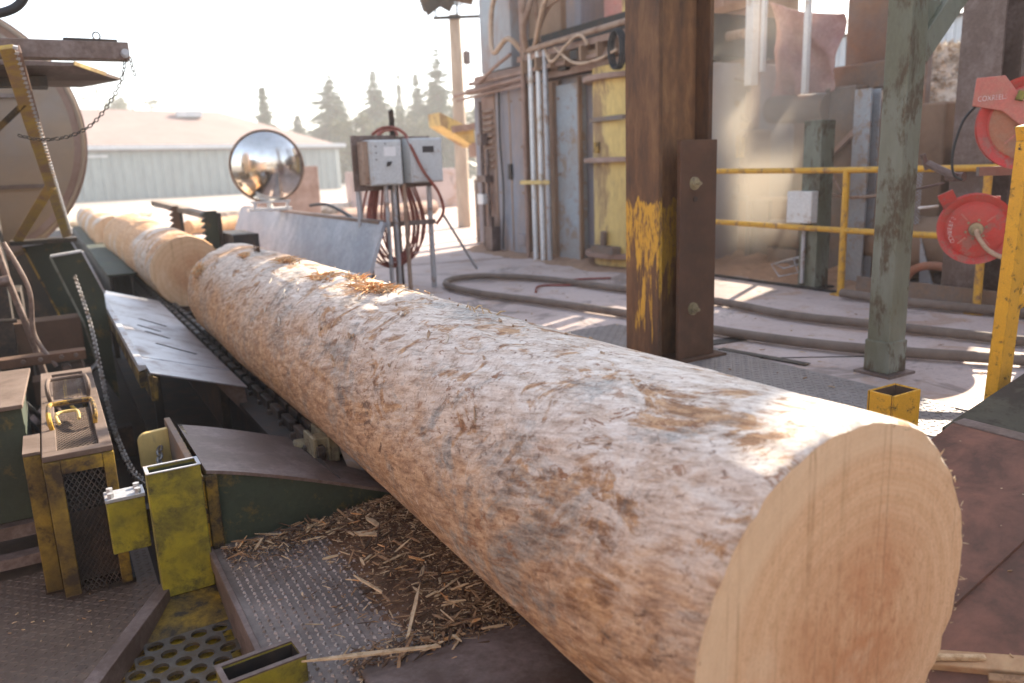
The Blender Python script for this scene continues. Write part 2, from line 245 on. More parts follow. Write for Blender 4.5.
def endgrain(name):
    m, nt, b = new_mat(name)
    v = coords(nt, 'Object', (1, 1, 1), (0, 0, 0), (-.05, 0, .03))
    warp = noise_n(nt, v, 4, 3, .5)
    sep = nd(nt, 'ShaderNodeSeparateXYZ'); nt.links.new(v, sep.inputs[0])
    r = math_n(nt, 'SQRT', math_n(nt, 'ADD', math_n(nt, 'POWER', sep.outputs[0], 2.0), math_n(nt, 'POWER', sep.outputs[2], 2.0)))
    rw = math_n(nt, 'ADD', r, math_n(nt, 'MULTIPLY', warp, .035))
    rings = math_n(nt, 'SINE', math_n(nt, 'MULTIPLY', rw, 560))
    rings2 = math_n(nt, 'SINE', math_n(nt, 'MULTIPLY', rw, 150))
    rf = math_n(nt, 'ADD', math_n(nt, 'MULTIPLY', rings, .16), .5)
    fine = noise_n(nt, coords(nt, 'Object', (1, 1, 1)), 160, 4, .7)
    saw = noise_n(nt, coords(nt, 'Object', (1, 1, .03), (0, R(-10), 0)), 95, 4, .65)
    line = noise_n(nt, coords(nt, 'Object', (1, 1, .012), (0, R(-10), 0), (.3, 0, 0)), 15, 1.5, .4)
    big = noise_n(nt, v, 3.4, 6, .65, .6); sp2 = noise_n(nt, coords(nt, 'Object', (1, 1, .45), (0, R(-10), 0)), 75, 5, .75)
    c = mix(nt, rf, (.77, .455, .24), (.84, .57, .345))
    c = mix(nt, math_n(nt, 'MULTIPLY', math_n(nt, 'ADD', math_n(nt, 'MULTIPLY', rings2, .5), .5), .22), c, (.60, .29, .12))
    heart = ramp(nt, rw, [(.02, .8), (.12, .7), (.20, .4), (.27, 0.0)])
    c = mix(nt, math_n(nt, 'MULTIPLY', heart, ramp(nt, big, [(.38, .25), (.55, 1.0)])), c, (.56, .215, .08))
    c = mix(nt, math_n(nt, 'MULTIPLY', ramp(nt, sp2, [(.36, .75), (.50, 0.0)]), ramp(nt, rw, [(.08, 1.0), (.28, .35)])), c, (.46, .19, .075))
    c = mix(nt, ramp(nt, saw, [(.36, .13), (.46, 0.0)]), c, (.56, .31, .15))
    c = mix(nt, ramp(nt, saw, [(.58, 0.0), (.72, .3)]), c, (.90, .66, .42))
    c = mix(nt, ramp(nt, fine, [(.34, .4), (.52, 0.0)]), c, (.50, .26, .12))
    c = mix(nt, ramp(nt, big, [(.56, 0.0), (.66, .4)]), c, (.88, .66, .44))
    c = mix(nt, ramp(nt, rw, [(.335, 0.0), (.365, .5)]), c, (.82, .60, .38))
    ck = ramp(nt, math_n(nt, 'ABSOLUTE', math_n(nt, 'SUBTRACT', line, .5)), [(.0, .55), (.005, .4), (.009, 0.0)])
    c = mix(nt, math_n(nt, 'MULTIPLY', ck, ramp(nt, big, [(.42, .25), (.54, 1.0)])), c, (.42, .2, .085))
    nt.links.new(c, b.inputs['Base Color']); b.inputs['Roughness'].default_value = .8
    bump(nt, b, math_n(nt, 'ADD', math_n(nt, 'MULTIPLY', saw, 1.0), math_n(nt, 'MULTIPLY', fine, .5)), .35, .004)
    return m
M['endgrain'] = endgrain('sawn_log_end')

# ------------------------------------------------------------------ mesh building
def V3(p): return Vector((p[0], p[1], p[2]))
def catmull(pts, n=8, closed=False):
    P = [V3(p) for p in pts]; out = []; k = len(P)
    segs = k if closed else k - 1
    for i in range(segs):
        if closed: a, b, c, d = P[(i - 1) % k], P[i], P[(i + 1) % k], P[(i + 2) % k]
        else: a, b, c, d = P[max(i - 1, 0)], P[i], P[i + 1], P[min(i + 2, k - 1)]
        for j in range(n):
            t = j / n
            out.append(.5 * ((2 * b) + (c - a) * t + (2 * a - 5 * b + 4 * c - d) * t * t + (3 * b - a - 3 * c + d) * t ** 3))
    if not closed: out.append(P[-1])
    return out
class MB:
    def __init__(s): s.v = []; s.f = []; s.mi = []; s.cur = 0
    def add(s, vs, fs):
        o = len(s.v); s.v += [tuple(v) for v in vs]; s.f += [tuple(i + o for i in f) for f in fs]; s.mi += [s.cur] * len(fs); return s
    def box(s, x0, x1, y0, y1, z0, z1, M4=None):
        vs = [(x, y, z) for z in (z0, z1) for y in (y0, y1) for x in (x0, x1)]
        if M4 is not None: vs = [M4 @ V3(v) for v in vs]
        return s.add(vs, [(0, 2, 3, 1), (4, 5, 7, 6), (0, 1, 5, 4), (2, 6, 7, 3), (0, 4, 6, 2), (1, 3, 7, 5)])
    def cbox(s, c, d, rot=(0, 0, 0)):
        from mathutils import Euler
        m4 = Matrix.Translation(V3(c)) @ Euler(rot).to_matrix().to_4x4()
        return s.box(-d[0] / 2, d[0] / 2, -d[1] / 2, d[1] / 2, -d[2] / 2, d[2] / 2, m4)
    def bar(s, p0, p1, w, h, up=(0, 0, 1)):
        """rectangular bar from p0 to p1; w across, h along `up`"""
        p0, p1 = V3(p0), V3(p1); d = (p1 - p0); L = d.length; d.normalize()
        u = V3(up); sd = d.cross(u)
        if sd.length < 1e-4: u = Vector((0, 1, 0)); sd = d.cross(u)
        sd.normalize(); u = sd.cross(d)
        m4 = Matrix((( sd.x, d.x, u.x, p0.x), (sd.y, d.y, u.y, p0.y), (sd.z, d.z, u.z, p0.z), (0, 0, 0, 1)))
        return s.box(-w / 2, w / 2, 0, L, -h / 2, h / 2, m4)
    def tube(s, path, r, n=10, closed=False, cap=True):
        P = [V3(p) for p in path]; k = len(P); vs = []; fs = []
        rad = r if isinstance(r, (list, tuple)) else [r] * k
        prev = None
        for i in range(k):
            if closed: t = P[(i + 1) % k] - P[i - 1]
            else: t = P[min(i + 1, k - 1)] - P[max(i - 1, 0)]
            t.normalize()
            if prev is None:
                a = Vector((0, 0, 1)) if abs(t.z) < .9 else Vector((1, 0, 0))
                prev = t.cross(a).normalized()
            prev = (prev - t * prev.dot(t)).normalized(); q = t.cross(prev)
            for j in range(n):
                an = 2 * math.pi * j / n; vs.append(P[i] + (prev * math.cos(an) + q * math.sin(an)) * rad[i])
        for i in range(k if closed else k - 1):
            a, b = i * n, ((i + 1) % k) * n
            for j in range(n): fs.append((a + j, b + j, b + (j + 1) % n, a + (j + 1) % n))
        if cap and not closed: fs += [tuple(range(n)), tuple(reversed(range((k - 1) * n, k * n)))]
        return s.add(vs, fs)
    def cyl(s, p0, p1, r, n=20, r2=None): return s.tube([p0, p1], [r, r if r2 is None else r2], n)
    def prism(s, poly, axis, a, b):
        """polygon in the plane normal to `axis` ('x': (y,z), 'y': (x,z), 'z': (x,y)) from a to b"""
        def p(u, v, w): return {'x': (w, u, v), 'y': (u, w, v), 'z': (u, v, w)}[axis]
        k = len(poly); vs = [p(u, v, a) for u, v in poly] + [p(u, v, b) for u, v in poly]
        fs = [tuple(range(k)), tuple(reversed(range(k, 2 * k)))] + [(i, (i + 1) % k, k + (i + 1) % k, k + i) for i in range(k)]
        return s.add(vs, fs)
    def lathe(s, c, axis, prof, n=40):
        """profile [(radius, distance along axis)] spun round `axis` through c"""
        ax = V3(axis).normalized(); a = Vector((0, 0, 1)) if abs(ax.z) < .9 else Vector((1, 0, 0))
        u = ax.cross(a).normalized(); w = ax.cross(u); vs = []; fs = []; k = len(prof)
        for j in range(n):
            an = 2 * math.pi * j / n; d = u * math.cos(an) + w * math.sin(an)
            for r, h in prof: vs.append(V3(c) + d * r + ax * h)
        for j in range(n):
            for i in range(k - 1): fs.append((j * k + i, j * k + i + 1, ((j + 1) % n) * k + i + 1, ((j + 1) % n) * k + i))
        if prof[0][0] > 1e-6: fs.append(tuple(j * k for j in range(n)))
        if prof[-1][0] > 1e-6: fs.append(tuple(j * k + k - 1 for j in reversed(range(n))))
        return s.add(vs, fs)
    def hbeam(s, x, y, z0, z1, dx, dy, t, web='x'):
        """I-section column: flanges are planes x = const, web along x"""
        s.box(x - dx / 2, x - dx / 2 + t, y - dy / 2, y + dy / 2, z0, z1)
        s.box(x + dx / 2 - t, x + dx / 2, y - dy / 2, y + dy / 2, z0, z1)
        s.box(x - dx / 2 + t, x + dx / 2 - t, y - t / 2, y + t / 2, z0, z1); return s
    def hss(s, x0, x1, y0, y1, z0, z1, t, bottom=False):
        """open-topped rectangular tube"""
        s.box(x0, x1, y0, y0 + t, z0, z1); s.box(x0, x1, y1 - t, y1, z0, z1)
        s.box(x0, x0 + t, y0 + t, y1 - t, z0, z1); s.box(x1 - t, x1, y0 + t, y1 - t, z0, z1)
        return s
    def mesh(s, name, mats, off=(0, 0, 0), smooth=False):
        me = bpy.data.meshes.new(name)
        me.from_pydata([(v[0] - off[0], v[1] - off[1], v[2] - off[2]) for v in s.v], [], s.f)
        for m in (mats if isinstance(mats, (list, tuple)) else [mats]): me.materials.append(M[m] if isinstance(m, str) else m)
        if any(s.mi): me.polygons.foreach_set('material_index', s.mi)
        import bmesh
        bm = bmesh.new(); bm.from_mesh(me); bmesh.ops.recalc_face_normals(bm, faces=bm.faces); bm.to_mesh(me); bm.free()
        if smooth:
            me.polygons.foreach_set('use_smooth', [True] * len(me.polygons))
            if smooth != 'all': me.set_sharp_from_angle(angle=R(40))
        me.update(); return me
WL = {}
def link(o, parent, loc):
    COL.objects.link(o); o.location = loc
    if parent is not None:
        o.parent = parent; pw = WL[parent.name]; WL[o.name] = tuple(pw[i] + loc[i] for i in range(3))
    else: WL[o.name] = tuple(loc)
    return o
def tag(o, label, cat, group=None, kind=None):
    if label: o['label'] = label
    if cat: o['category'] = cat
    if group: o['group'] = group
    if kind: o['kind'] = kind
    return o
def thing(name, label, cat, loc, group=None):
    o = bpy.data.objects.new(name, None); o.empty_display_size = .1
    return tag(link(o, None, loc), label, cat, group)
def part(name, mb, mat, parent, smooth=False, bevel=0.0, label=None):
    pw = WL[parent.name]
    o = bpy.data.objects.new(name, mb.mesh(name, mat, pw, smooth)); link(o, parent, (0, 0, 0))
    if label: o['label'] = label
    if bevel: bev(o, bevel)
    return o
def bev(o, w):
    md = o.modifiers.new('Bevel', 'BEVEL'); md.width = w; md.segments = 2; md.limit_method = 'ANGLE'; md.angle_limit = R(50)
def solo(name, label, cat, mb, mat, loc, smooth=False, bevel=0.0, group=None, kind=None):
    o = bpy.data.objects.new(name, mb.mesh(name, mat, loc, smooth)); link(o, None, loc)
    if bevel: bev(o, bevel)
    return tag(o, label, cat, group, kind)
def copy_tree(o, loc=None, parent=None):
    c = o.copy(); COL.objects.link(c)
    if parent is not None: c.parent = parent
    if loc is not None: c.location = loc
    WL[c.name] = WL[o.name] if loc is None else tuple(loc)
    for ch in list(o.children): copy_tree(ch, None, c)
    return c
def treads(mb, x0, x1, y0, y1, z, pitch, L, w, h, ang=45, skip=None, top=0):
    """raised lozenges of a tread plate, alternating direction"""
    i = 0; y = y0 + pitch / 2
    while y < y1:
        x = x0 + pitch / 2; j = 0
        while x < x1:
            if skip is None or not skip(x, y):
                a = R(ang if (i + j) % 2 else -ang); c, s = math.cos(a), math.sin(a)
                pts = [(-L / 2, 0), (0, -w / 2), (L / 2, 0), (0, w / 2)]
                q = [(x + c * px - s * py, y + s * px + c * py) for px, py in pts]
                vs = [(a_, b_, z) for a_, b_ in q] + [(x + (a_ - x) * .4, y + (b_ - y) * .4, z + h) for a_, b_ in q]
                mb.cur = 0; mb.add(vs, [(0, 1, 5, 4), (1, 2, 6, 5), (2, 3, 7, 6), (3, 0, 4, 7), (4, 5, 6, 7)])
                if top: mb.mi[-5:] = [top] * 5
            x += pitch; j += 1
        y += pitch; i += 1
def lattice(mb, o, u, v, nu, nv, w, t):
    """expanded-metal mesh in the plane o + a*u + b*v: two families of slanting strips"""
    o, u, v = V3(o), V3(u), V3(v); nrm = u.cross(v).normalized()
    def clip(c, sgn):
        pts = []
        for a in (0.0, 1.0):
            b = (c + sgn * a * nu) / nv
            if 0 <= b <= 1: pts.append((a, b))
        for b in (0.0, 1.0):
            a = (b * nv - c) / (sgn * nu)
            if 0 < a < 1: pts.append((a, b))
        return pts[:2]
    for sgn in (1, -1):
        rng = range(-nu, nv + 1) if sgn == 1 else range(0, nu + nv + 1)
        for c in rng:
            p = clip(c, sgn)
            if len(p) == 2:
                A, B = o + u * p[0][0] + v * p[0][1], o + u * p[1][0] + v * p[1][1]
                if (A - B).length > w: mb.bar(A + nrm * (sgn * t * .3), B + nrm * (sgn * t * .3), w, t, nrm)
def chain_mb(path, link_len=.034, r=.0045, w=.011):
    """interlocked oval links following a path"""
    mb = MB(); P = [V3(p) for p in path]; seg = []
    tot = sum((P[i + 1] - P[i]).length for i in range(len(P) - 1)); n = max(2, int(tot / (link_len * .72))); step = tot / n
    def at(d):
        for i in range(len(P) - 1):
            L = (P[i + 1] - P[i]).length
            if d <= L or i == len(P) - 2: return P[i].lerp(P[i + 1], min(d / L, 1))
            d -= L
    for k in range(n):
        a, b = at(k * step), at((k + 1) * step); c = (a + b) / 2; t = (b - a).normalized()
        u = Vector((0, 0, 1)) if abs(t.z) < .8 else Vector((1, 0, 0)); sd = t.cross(u).normalized(); up = sd.cross(t)
        q = (sd * .8 + up * .6) if k % 2 else (up * .8 - sd * .6)
        ring = []
        for j in range(10):
            an = 2 * math.pi * j / 10; ring.append(c + t * (math.cos(an) * (link_len / 2 - r)) + q * (math.sin(an) * w))
        mb.tube(ring, r, 6, True)
    return mb

# ------------------------------------------------------------------ setting
YARD = 190
mb = MB()   # yard sheet, with the machine pit left open on the left
px0, px1, py0, py1 = -5.0, 2.6, -6.0, 20.0
mb.add([(-YARD, -YARD, -.006), (YARD, -YARD, -.006), (YARD, YARD, -.006), (-YARD, YARD, -.006), (px0, py0, -.006), (px1, py0, -.006), (px1, py1, -.006), (px0, py1, -.006)],
       [(0, 1, 5, 4), (1, 2, 6, 5), (2, 3, 7, 6), (3, 0, 4, 7)])
zb = -.75
mb.add([(px0, py0, zb), (px1, py0, zb), (px1, py1, zb), (px0, py1, zb), (px0, py0, -.006), (px1, py0, -.006), (px1, py1, -.006), (px0, py1, -.006)],
       [(0, 1, 2, 3), (0, 1, 5, 4), (1, 2, 6, 5), (2, 3, 7, 6), (3, 0, 4, 7)])
mb.mi = [0] * 4 + [1] * 5
o = solo('ground', None, None, mb, ['earth', 'pit_dirt'], (0, 0, 0), kind='structure')
mb = MB(); mb.add([(1.62, 1.5, 0), (2.62, 1.5, 0), (2.62, -6, 0), (40, -6, 0), (40, 30, 0), (1.62, 30, 0), (1.62, 1.5, -.3), (2.62, 1.5, -.3), (2.62, -6, -.3), (40, -6, -.3), (40, 30, -.3), (1.62, 30, -.3)],
  [(0, 1, 2, 3, 4, 5), (11, 10, 9, 8, 7, 6)] + [(i, (i + 1) % 6, 6 + (i + 1) % 6, 6 + i) for i in range(6)])
solo('concrete_floor', None, None, mb, 'concrete', (1.62, 0, 0), kind='structure')
# tread plate deck between the log trough and the concrete
mb = MB(); mb.box(2.62, 3.02, .9, 3.9, -.02, .006)
treads(mb, 2.64, 3.0, .95, 3.88, .006, .03, .03, .010, .003)
solo('tread_plate_floor', None, None, mb, 'tread_deck', (2.6, 1, 0), kind='structure')
# joints in the concrete
mb = MB()
for (a, b_) in (((3.4, 4.2), (3.02, 4.9)), ((2.5, 8.0), (4.6, 7.6)), ((3.02, 2.75), (3.6, 2.35))):
    mb.bar((a[0], a[1], .0025), (b_[0], b_[1], .0025), .006, .003)
solo('floor_joint', None, None, mb, 'steel_black', (3, 3, 0), kind='structure')
# lower floor at left of the machine
mb = MB(); mb.add([(-2.5, -1.0, -.4), (-.62, .9, -.4), (.17, 2.66, -.4), (.17, 3.6, -.4), (-2.5, 3.6, -.4)], [(0, 1, 2, 3, 4)])
mb.add([(-2.5, -1.0, -.43), (-.62, .9, -.43), (.17, 2.66, -.43), (.17, 3.6, -.43), (-2.5, 3.6, -.43)], [(4, 3, 2, 1, 0)])
treads(mb, -.9, .16, 1.6, 3.2, -.4, .026, .026, .009, .0028, 30, lambda x, y: (x > .15 - (2.6 - y) * .55))
solo('lower_tread_floor', None, None, mb, 'tread_brown', (-.5, 2.5, -.4), kind='structure')

# ------------------------------------------------------------------ logs
def make_log(name, label, y0, y1, cx, cz, r0, r1, mat, nl, na, group, seed, face_back=False, amp=1.0):
    root = thing(name, label, 'log', (cx, y0, cz), group)
    mb = MB(); uv = []; L = y1 - y0
    for i in range(nl + 1):
        y = y0 + L * i / nl; r = r0 + (r1 - r0) * i / nl
        for j in range(na + 1):
            a = 2 * math.pi * (j % na) / na - math.pi / 2
            ca, sa = math.cos(a), math.sin(a)
            q = Vector((ca * 1.4 + seed, sa * 1.4, y * .55))
            d = noise.noise(q) * .014 + noise.noise(Vector((ca * 4 + seed, sa * 4, y * 1.6 + a * .4))) * .006
            q2 = Vector((ca * 11, sa * 11 + seed, y * 4.2 + a * 1.5)); n2 = noise.noise(q2)
            d += n2 * .0022 + (-.006 * max(0, noise.noise(Vector((ca * 7, sa * 7 + seed + 5, y * 3))) - .25) * 3) * amp
            d += noise.noise(Vector((ca * 30, sa * 30 + seed, y * 10 + a * 4))) * .0008
            if i == 0: d -= .008
            if i == 1 and nl > 100: d -= .002
            rr = r + d * amp
            yy = y + (noise.noise(Vector((ca * 9, sa * 9, seed + 3))) * .004 if i in (0, nl) else 0)
            mb.v.append((cx + ca * rr, yy, cz + sa * rr)); uv.append(((j / na) * 2 * math.pi * r0, y))
    for i in range(nl):
        for j in range(na):
            k = i * (na + 1) + j; mb.f.append((k, k + na + 1, k + na + 2, k + 1)); mb.mi.append(0)
    me = bpy.data.meshes.new('trunk_surface')
    me.from_pydata([(v[0] - cx, v[1] - y0, v[2] - cz) for v in mb.v], [], mb.f); me.materials.append(M[mat])
    ul = me.uv_layers.new(name='UVMap'); idx = np.empty(len(me.loops), np.int32); me.loops.foreach_get('vertex_index', idx)
    ul.data.foreach_set('uv', np.array(uv, np.float32)[idx].ravel())
    me.polygons.foreach_set('use_smooth', [True] * len(me.polygons))
    o = bpy.data.objects.new('debarked_surface', me); link(o, root, (0, 0, 0))
    for end in ((0,) if not face_back else (0, nl)):
        fb = MB(); ring = [Vector(mb.v[end * (na + 1) + j]) for j in range(na)]
        c = Vector((cx, sum(v.y for v in ring) / na, cz)); NR = 12; s = .002 if end == 0 else -.002
        for k in range(1, NR + 1):
            for j in range(na):
                p = c.lerp(ring[j], (k / NR) * .9995); fb.v.append((p.x, c.y if k < NR else p.y, p.z))
        fb.v.append(tuple(c)); ci = len(fb.v) - 1
        for k in range(NR - 1):
            for j in range(na):
                fb.f.append((k * na + j, k * na + (j + 1) % na, (k + 1) * na + (j + 1) % na, (k + 1) * na + j)); fb.mi.append(0)
        for j in range(na): fb.f.append((ci, (j + 1) % na, j)); fb.mi.append(0)
        fo = part('sawn_end', fb, 'endgrain', root)
    return root
log1 = make_log('log', 'long debarked log nearest, with its freshly sawn round end turned to the viewer', .81, 5.87, 1.138, .184, .365, .352, 'bark', 620, 300, 'debarked logs on the infeed', 0.0)
# torn tufts of fibre where the debarker bit
def tuft(cx, cy, n, L, spread, mat, nm, up=.3):
    mb = MB(); mb_r = random.Random(int(cx * 1000 + cy * 77))
    for k in range(n):
        y = cy + mb_r.gauss(0, spread); th = cx + mb_r.gauss(0, spread * .7)
        r = .357; p = Vector((1.136 + math.sin(th) * r, y, .184 + math.cos(th) * r)); nr = Vector((math.sin(th), 0, math.cos(th)))
        tg = Vector((math.cos(th), 0, -math.sin(th))); d = (Vector((0, mb_r.choice((-1, 1)) * mb_r.uniform(.4, 1), 0)) + tg * mb_r.uniform(-.8, .8) + nr * mb_r.uniform(.02, up)).normalized()
        l = L * mb_r.uniform(.3, 1); e = p + d * l + nr * mb_r.uniform(0, .012); w = mb_r.uniform(.0012, .004)
        mb.tube([p - nr * .003, p.lerp(e, .5) + nr * .006, e], [w, w * .9, w * .25], 4)
    part(nm, mb, mat, log1)['kind'] = 'stuff'
for (cx_, cy_, n_, L_, sp_, up_) in ((-.10, 4.30, 60, .09, .05, .12), (-.22, 3.52, 70, .10, .05, .14), (-.02, 3.28, 50, .08, .05, .35), (-.12, 2.98, 130, .11, .06, .2), (-.95, 5.62, 60, .10, .05, .2), (-.30, 5.0, 30, .07, .04, .15)):
    tuft(cx_, cy_, n_, L_, sp_, 'splinter', 'torn_fibre', up_); tuft(cx_ + .03, cy_ + .015, int(n_ * .8), L_ * .8, sp_ * 1.25, 'chip_light', 'torn_fibre', up_ * .8)
    tuft(cx_ - .03, cy_ - .03, int(n_ * .35), L_ * .5, sp_ * 1.1, 'chip_mid', 'torn_fibre', .05)
tuft(-.05, 5.05, 16, .06, .02, 'chip_dark', 'torn_fibre', 1.6)
tuft(.14, 2.35, 8, .05, .12, 'chip_light', 'torn_fibre', .7)
def flakes(n, mat, seed, y0, y1, a0, a1):
    mb = MB(); r_ = random.Random(seed)
    for k in range(n):
        y, a = r_.uniform(y0, y1), r_.gauss((a0 + a1) / 2, (a1 - a0) / 2.6); L, wd = r_.choice((.012, .02, .03, .04)) * r_.uniform(.6, 1.4), r_.uniform(.004, .013); sk = r_.gauss(.5, .25)
        top = []; bot = []
        for q in range(5):
            f_ = q / 4 - .5; yy = y + L * f_; aa = a + sk * L * f_ / .36; hw = wd * (1 - (2 * f_) ** 2) * .5 + .0006; lift = .3655 + noise.noise(Vector((math.sin(a) * 1.4, -1, y * .55))) * .004 + .008 * max(0, f_ - .1) * r_.uniform(.2, 1.3)
            for sg, lst in ((-1, top), (1, top)): lst.append((1.138 + math.sin(aa + sg * hw / .36) * lift, yy, .184 + math.cos(aa + sg * hw / .36) * lift))
        n5 = [(x - .004 * (x - 1.138) / .36, yy, z - .004 * (z - .184) / .36) for x, yy, z in top]
        fs = []
        for q in range(4): fs += [(2 * q, 2 * q + 2, 2 * q + 3, 2 * q + 1), (10 + 2 * q, 10 + 2 * q + 1, 10 + 2 * q + 3, 10 + 2 * q + 2), (2 * q, 10 + 2 * q, 12 + 2 * q, 2 * q + 2), (2 * q + 1, 2 * q + 3, 13 + 2 * q, 11 + 2 * q)]
        mb.add(top + n5, fs)
    part('bark_flakes', mb, mat, log1)['kind'] = 'stuff'
flakes(40, 'flake_tan', 3, 1.0, 3.0, -.9, .3); flakes(45, 'flake_pale', 5, .9, 4.2, -1.1, .35)
mb = MB(); r_ = random.Random(12)
for k in range(150):
    a = r_.uniform(0, 6.283); nr = Vector((math.cos(a), 0, math.sin(a))); tg = Vector((-math.sin(a), 0, math.cos(a))); q = Vector((1.138, .812, .184)) + nr * (.357 + r_.uniform(-.003, .004)); d = (nr * r_.uniform(.2, 1) + tg * r_.uniform(-1, 1) + Vector((0, r_.uniform(-.6, .4), 0))).normalized(); l = r_.choice((.004, .005, .007, .012)) * r_.uniform(.6, 1.3)
    mb.tube([q, q + d * l * .6, q + d * l], [.0011, .0009, .0003], 4)
part('rim_fibre', mb, 'chip_light', log1)['kind'] = 'stuff'
log2 = make_log('log', 'shorter debarked log lying just behind the near log, its sawn end half hidden', 7.4, 12.4, 1.03, .205, .31, .345, 'bark_warm', 160, 120, 'debarked logs on the infeed', 11.0)
make_log('log', 'farthest pale log at left on the infeed, beside the disc shaped guard', 13.2, 20, .86, .22, .27, .25, 'bark_warm', 60, 60, 'debarked logs on the infeed', 23.0)

# ------------------------------------------------------------------ conveyor under the log
t = thing('log_conveyor', 'dark chain conveyor running lengthwise under the logs', 'conveyor', (1.1, 3, -.75))
mb = MB()
for x in (.76, 1.5):
    mb.box(x - .015, x + .015, 2.7, 16, -.45, -.12); mb.box(x - .05, x + .05, 2.7, 16, -.12, -.10)
part('side_rail', mb, 'steel_black', t)
for y in np.arange(3.0, 16, 1.1):
    mb = MB(); mb.box(.775, 1.485, y, y + .1, -.42, -.34); part('cross_member', mb, 'steel_black', t)
mb = MB()
for k in range(44):
    y = 2.95 + k * .2
    mb.box(.80, .835, y, y + .15, -.13, -.055); mb.box(.86, .895, y + .1, y + .25, -.13, -.055); mb.box(.78, .915, y + .11, y + .14, -.115, -.08)
part('drag_chain', mb, 'steel_dark', t, bevel=.006)
mb = MB()
mb.box(.80, .90, 2.98, 3.06, -.14, -.03); mb.box(.79, .81, 2.96, 3.1, -.2, -.02); mb.box(.85, .865, 2.97, 3.2, -.18, -.03); mb.cbox((.93, 3.2, -.07), (.13, .09, .045), (0, .1, .2)); mb.cbox((.93, 3.05, -.1), (.12, .07, .05), (0, -.2, .2)); mb.cyl((.76, 3.15, -.1), (.98, 3.12, -.1), .028, 14)
part('drive_link', mb, 'brass', t, bevel=.006)
mb = MB(); mb.lathe((.97, 2.98, -.14), (1, -.2, .3), [(.0, -.05), (.07, -.05), (.085, -.02), (.085, .02), (.06, .05), (0, .05)], 30)
part('end_roller', mb, 'grey_blue', t, smooth=True)

# steel guide tray beside the log
t = thing('guide_tray', 'sloping polished steel tray left of the log with slots cut in it', 'tray', (.5, 3.88, .04))
mb = MB(); sl = -.14 / .42
def tz(x): return .14 + (x - .32) * sl
mb.prism([(.32, .14), (.74, 0), (.74, -.009), (.32, .131)], 'y', 4.27, 7.2)
mb.prism([(.322, .137), (.742, -.003), (.742, -.012), (.322, .128)], 'y', 3.88, 4.262)
part('slide_plate', mb, 'steel_polished', t, bevel=.002)
mb = MB()
for (xa, ya, xb, yb) in ((.46, 5.75, .60, 5.6), (.42, 5.42, .53, 5.3), (.44, 5.2, .55, 5.06), (.45, 4.78, .63, 4.62)):
    a = Vector((xa, ya, tz(xa) + .001)); b_ = Vector((xb, yb, tz(xb) + .001)); mb.bar(a, b_, .022, .003, (-sl, 0, 1))
part('cut_slot', mb, 'steel_black', t)
mb = MB(); mb.prism([(.285, .155), (.32, .15), (.32, .128), (.285, .12)], 'y', 4.0, 7.25)
part('edge_lip', mb, 'galv', t, bevel=.003)
mb = MB(); mb.prism([(.285, .115), (.315, .118), (.315, .05), (.285, .04)], 'y', 4.0, 7.25)
part('yellow_edge', mb, 'yellow_grimy', t)
mb = MB(); mb.prism([(.33, .12), (.35, .11), (.34, .0), (.325, .02)], 'y', 3.86, 3.88); mb.box(.315, .335, 3.88, 4.3, .0, .12)
part('side_bracket', mb, 'yellow_grimy', t)
mb = MB(); mb.prism([(.60, .03), (.74, -.015), (.755, -.17), (.74, -.17)], 'y', 3.95, 3.97)
part('gusset', mb, 'steel_brown', t)
mb = MB(); mb.box(.36, .74, 4.1, 8.0, -.5, -.46); mb.box(.36, .40, 4.3, 4.36, -.46, .09); mb.box(.68, .72, 4.3, 4.36, -.46, -.01); mb.box(.36, .40, 7.3, 7.36, -.46, .09)
part('support_frame', mb, 'steel_black', t)

# leaning rocker arms at left
for k, (yy, poly, lab, mats) in enumerate((
    (7.3, [(-.17, .52), (.16, .55), (.33, .1), (.33, -.5), (.02, -.45), (.02, -.1)], 'taller dark green rocker arm with a yellow edge, behind the other', ('green_dark', 'yellow')),
    (6.0, [(.005, .525), (.19, .545), (.285, .26), (.285, -.5), (.19, -.28), (.135, .08)], 'shorter dark green rocker arm in front of the yellow edged one', ('green_dark', 'green_col')))):
    t = thing('rocker_arm', lab, 'machine arm', (poly[0][0], yy, -.45), 'rocker arms beside the tray')
    mb = MB(); mb.prism(poly, 'y', yy, yy + .05); part('web_plate', mb, mats[0], t, bevel=.003)
    mb = MB(); pl = [(poly[0][0], poly[0][1]), (poly[-1][0], poly[-1][1]), (poly[-2][0], poly[-2][1])]
    for a, b_ in zip(pl, pl[1:]): mb.bar((a[0], yy + .02, a[1]), (b_[0], yy + .02, b_[1]), .09, .014, (1, 0, .3))
    part('edge_flange', mb, mats[1], t)
    mb = MB(); mb.bar((poly[0][0], yy + .02, poly[0][1] + .006), (poly[1][0], yy + .02, poly[1][1] + .006), .1, .012); part('top_flange', mb, 'galv', t)
    mb = MB(); mb.bar((poly[1][0] + .004, yy + .02, poly[1][1]), (poly[2][0] + .004, yy + .02, poly[2][1]), .1, .014, (1, 0, .3)); part('wear_strip', mb, 'galv', t)

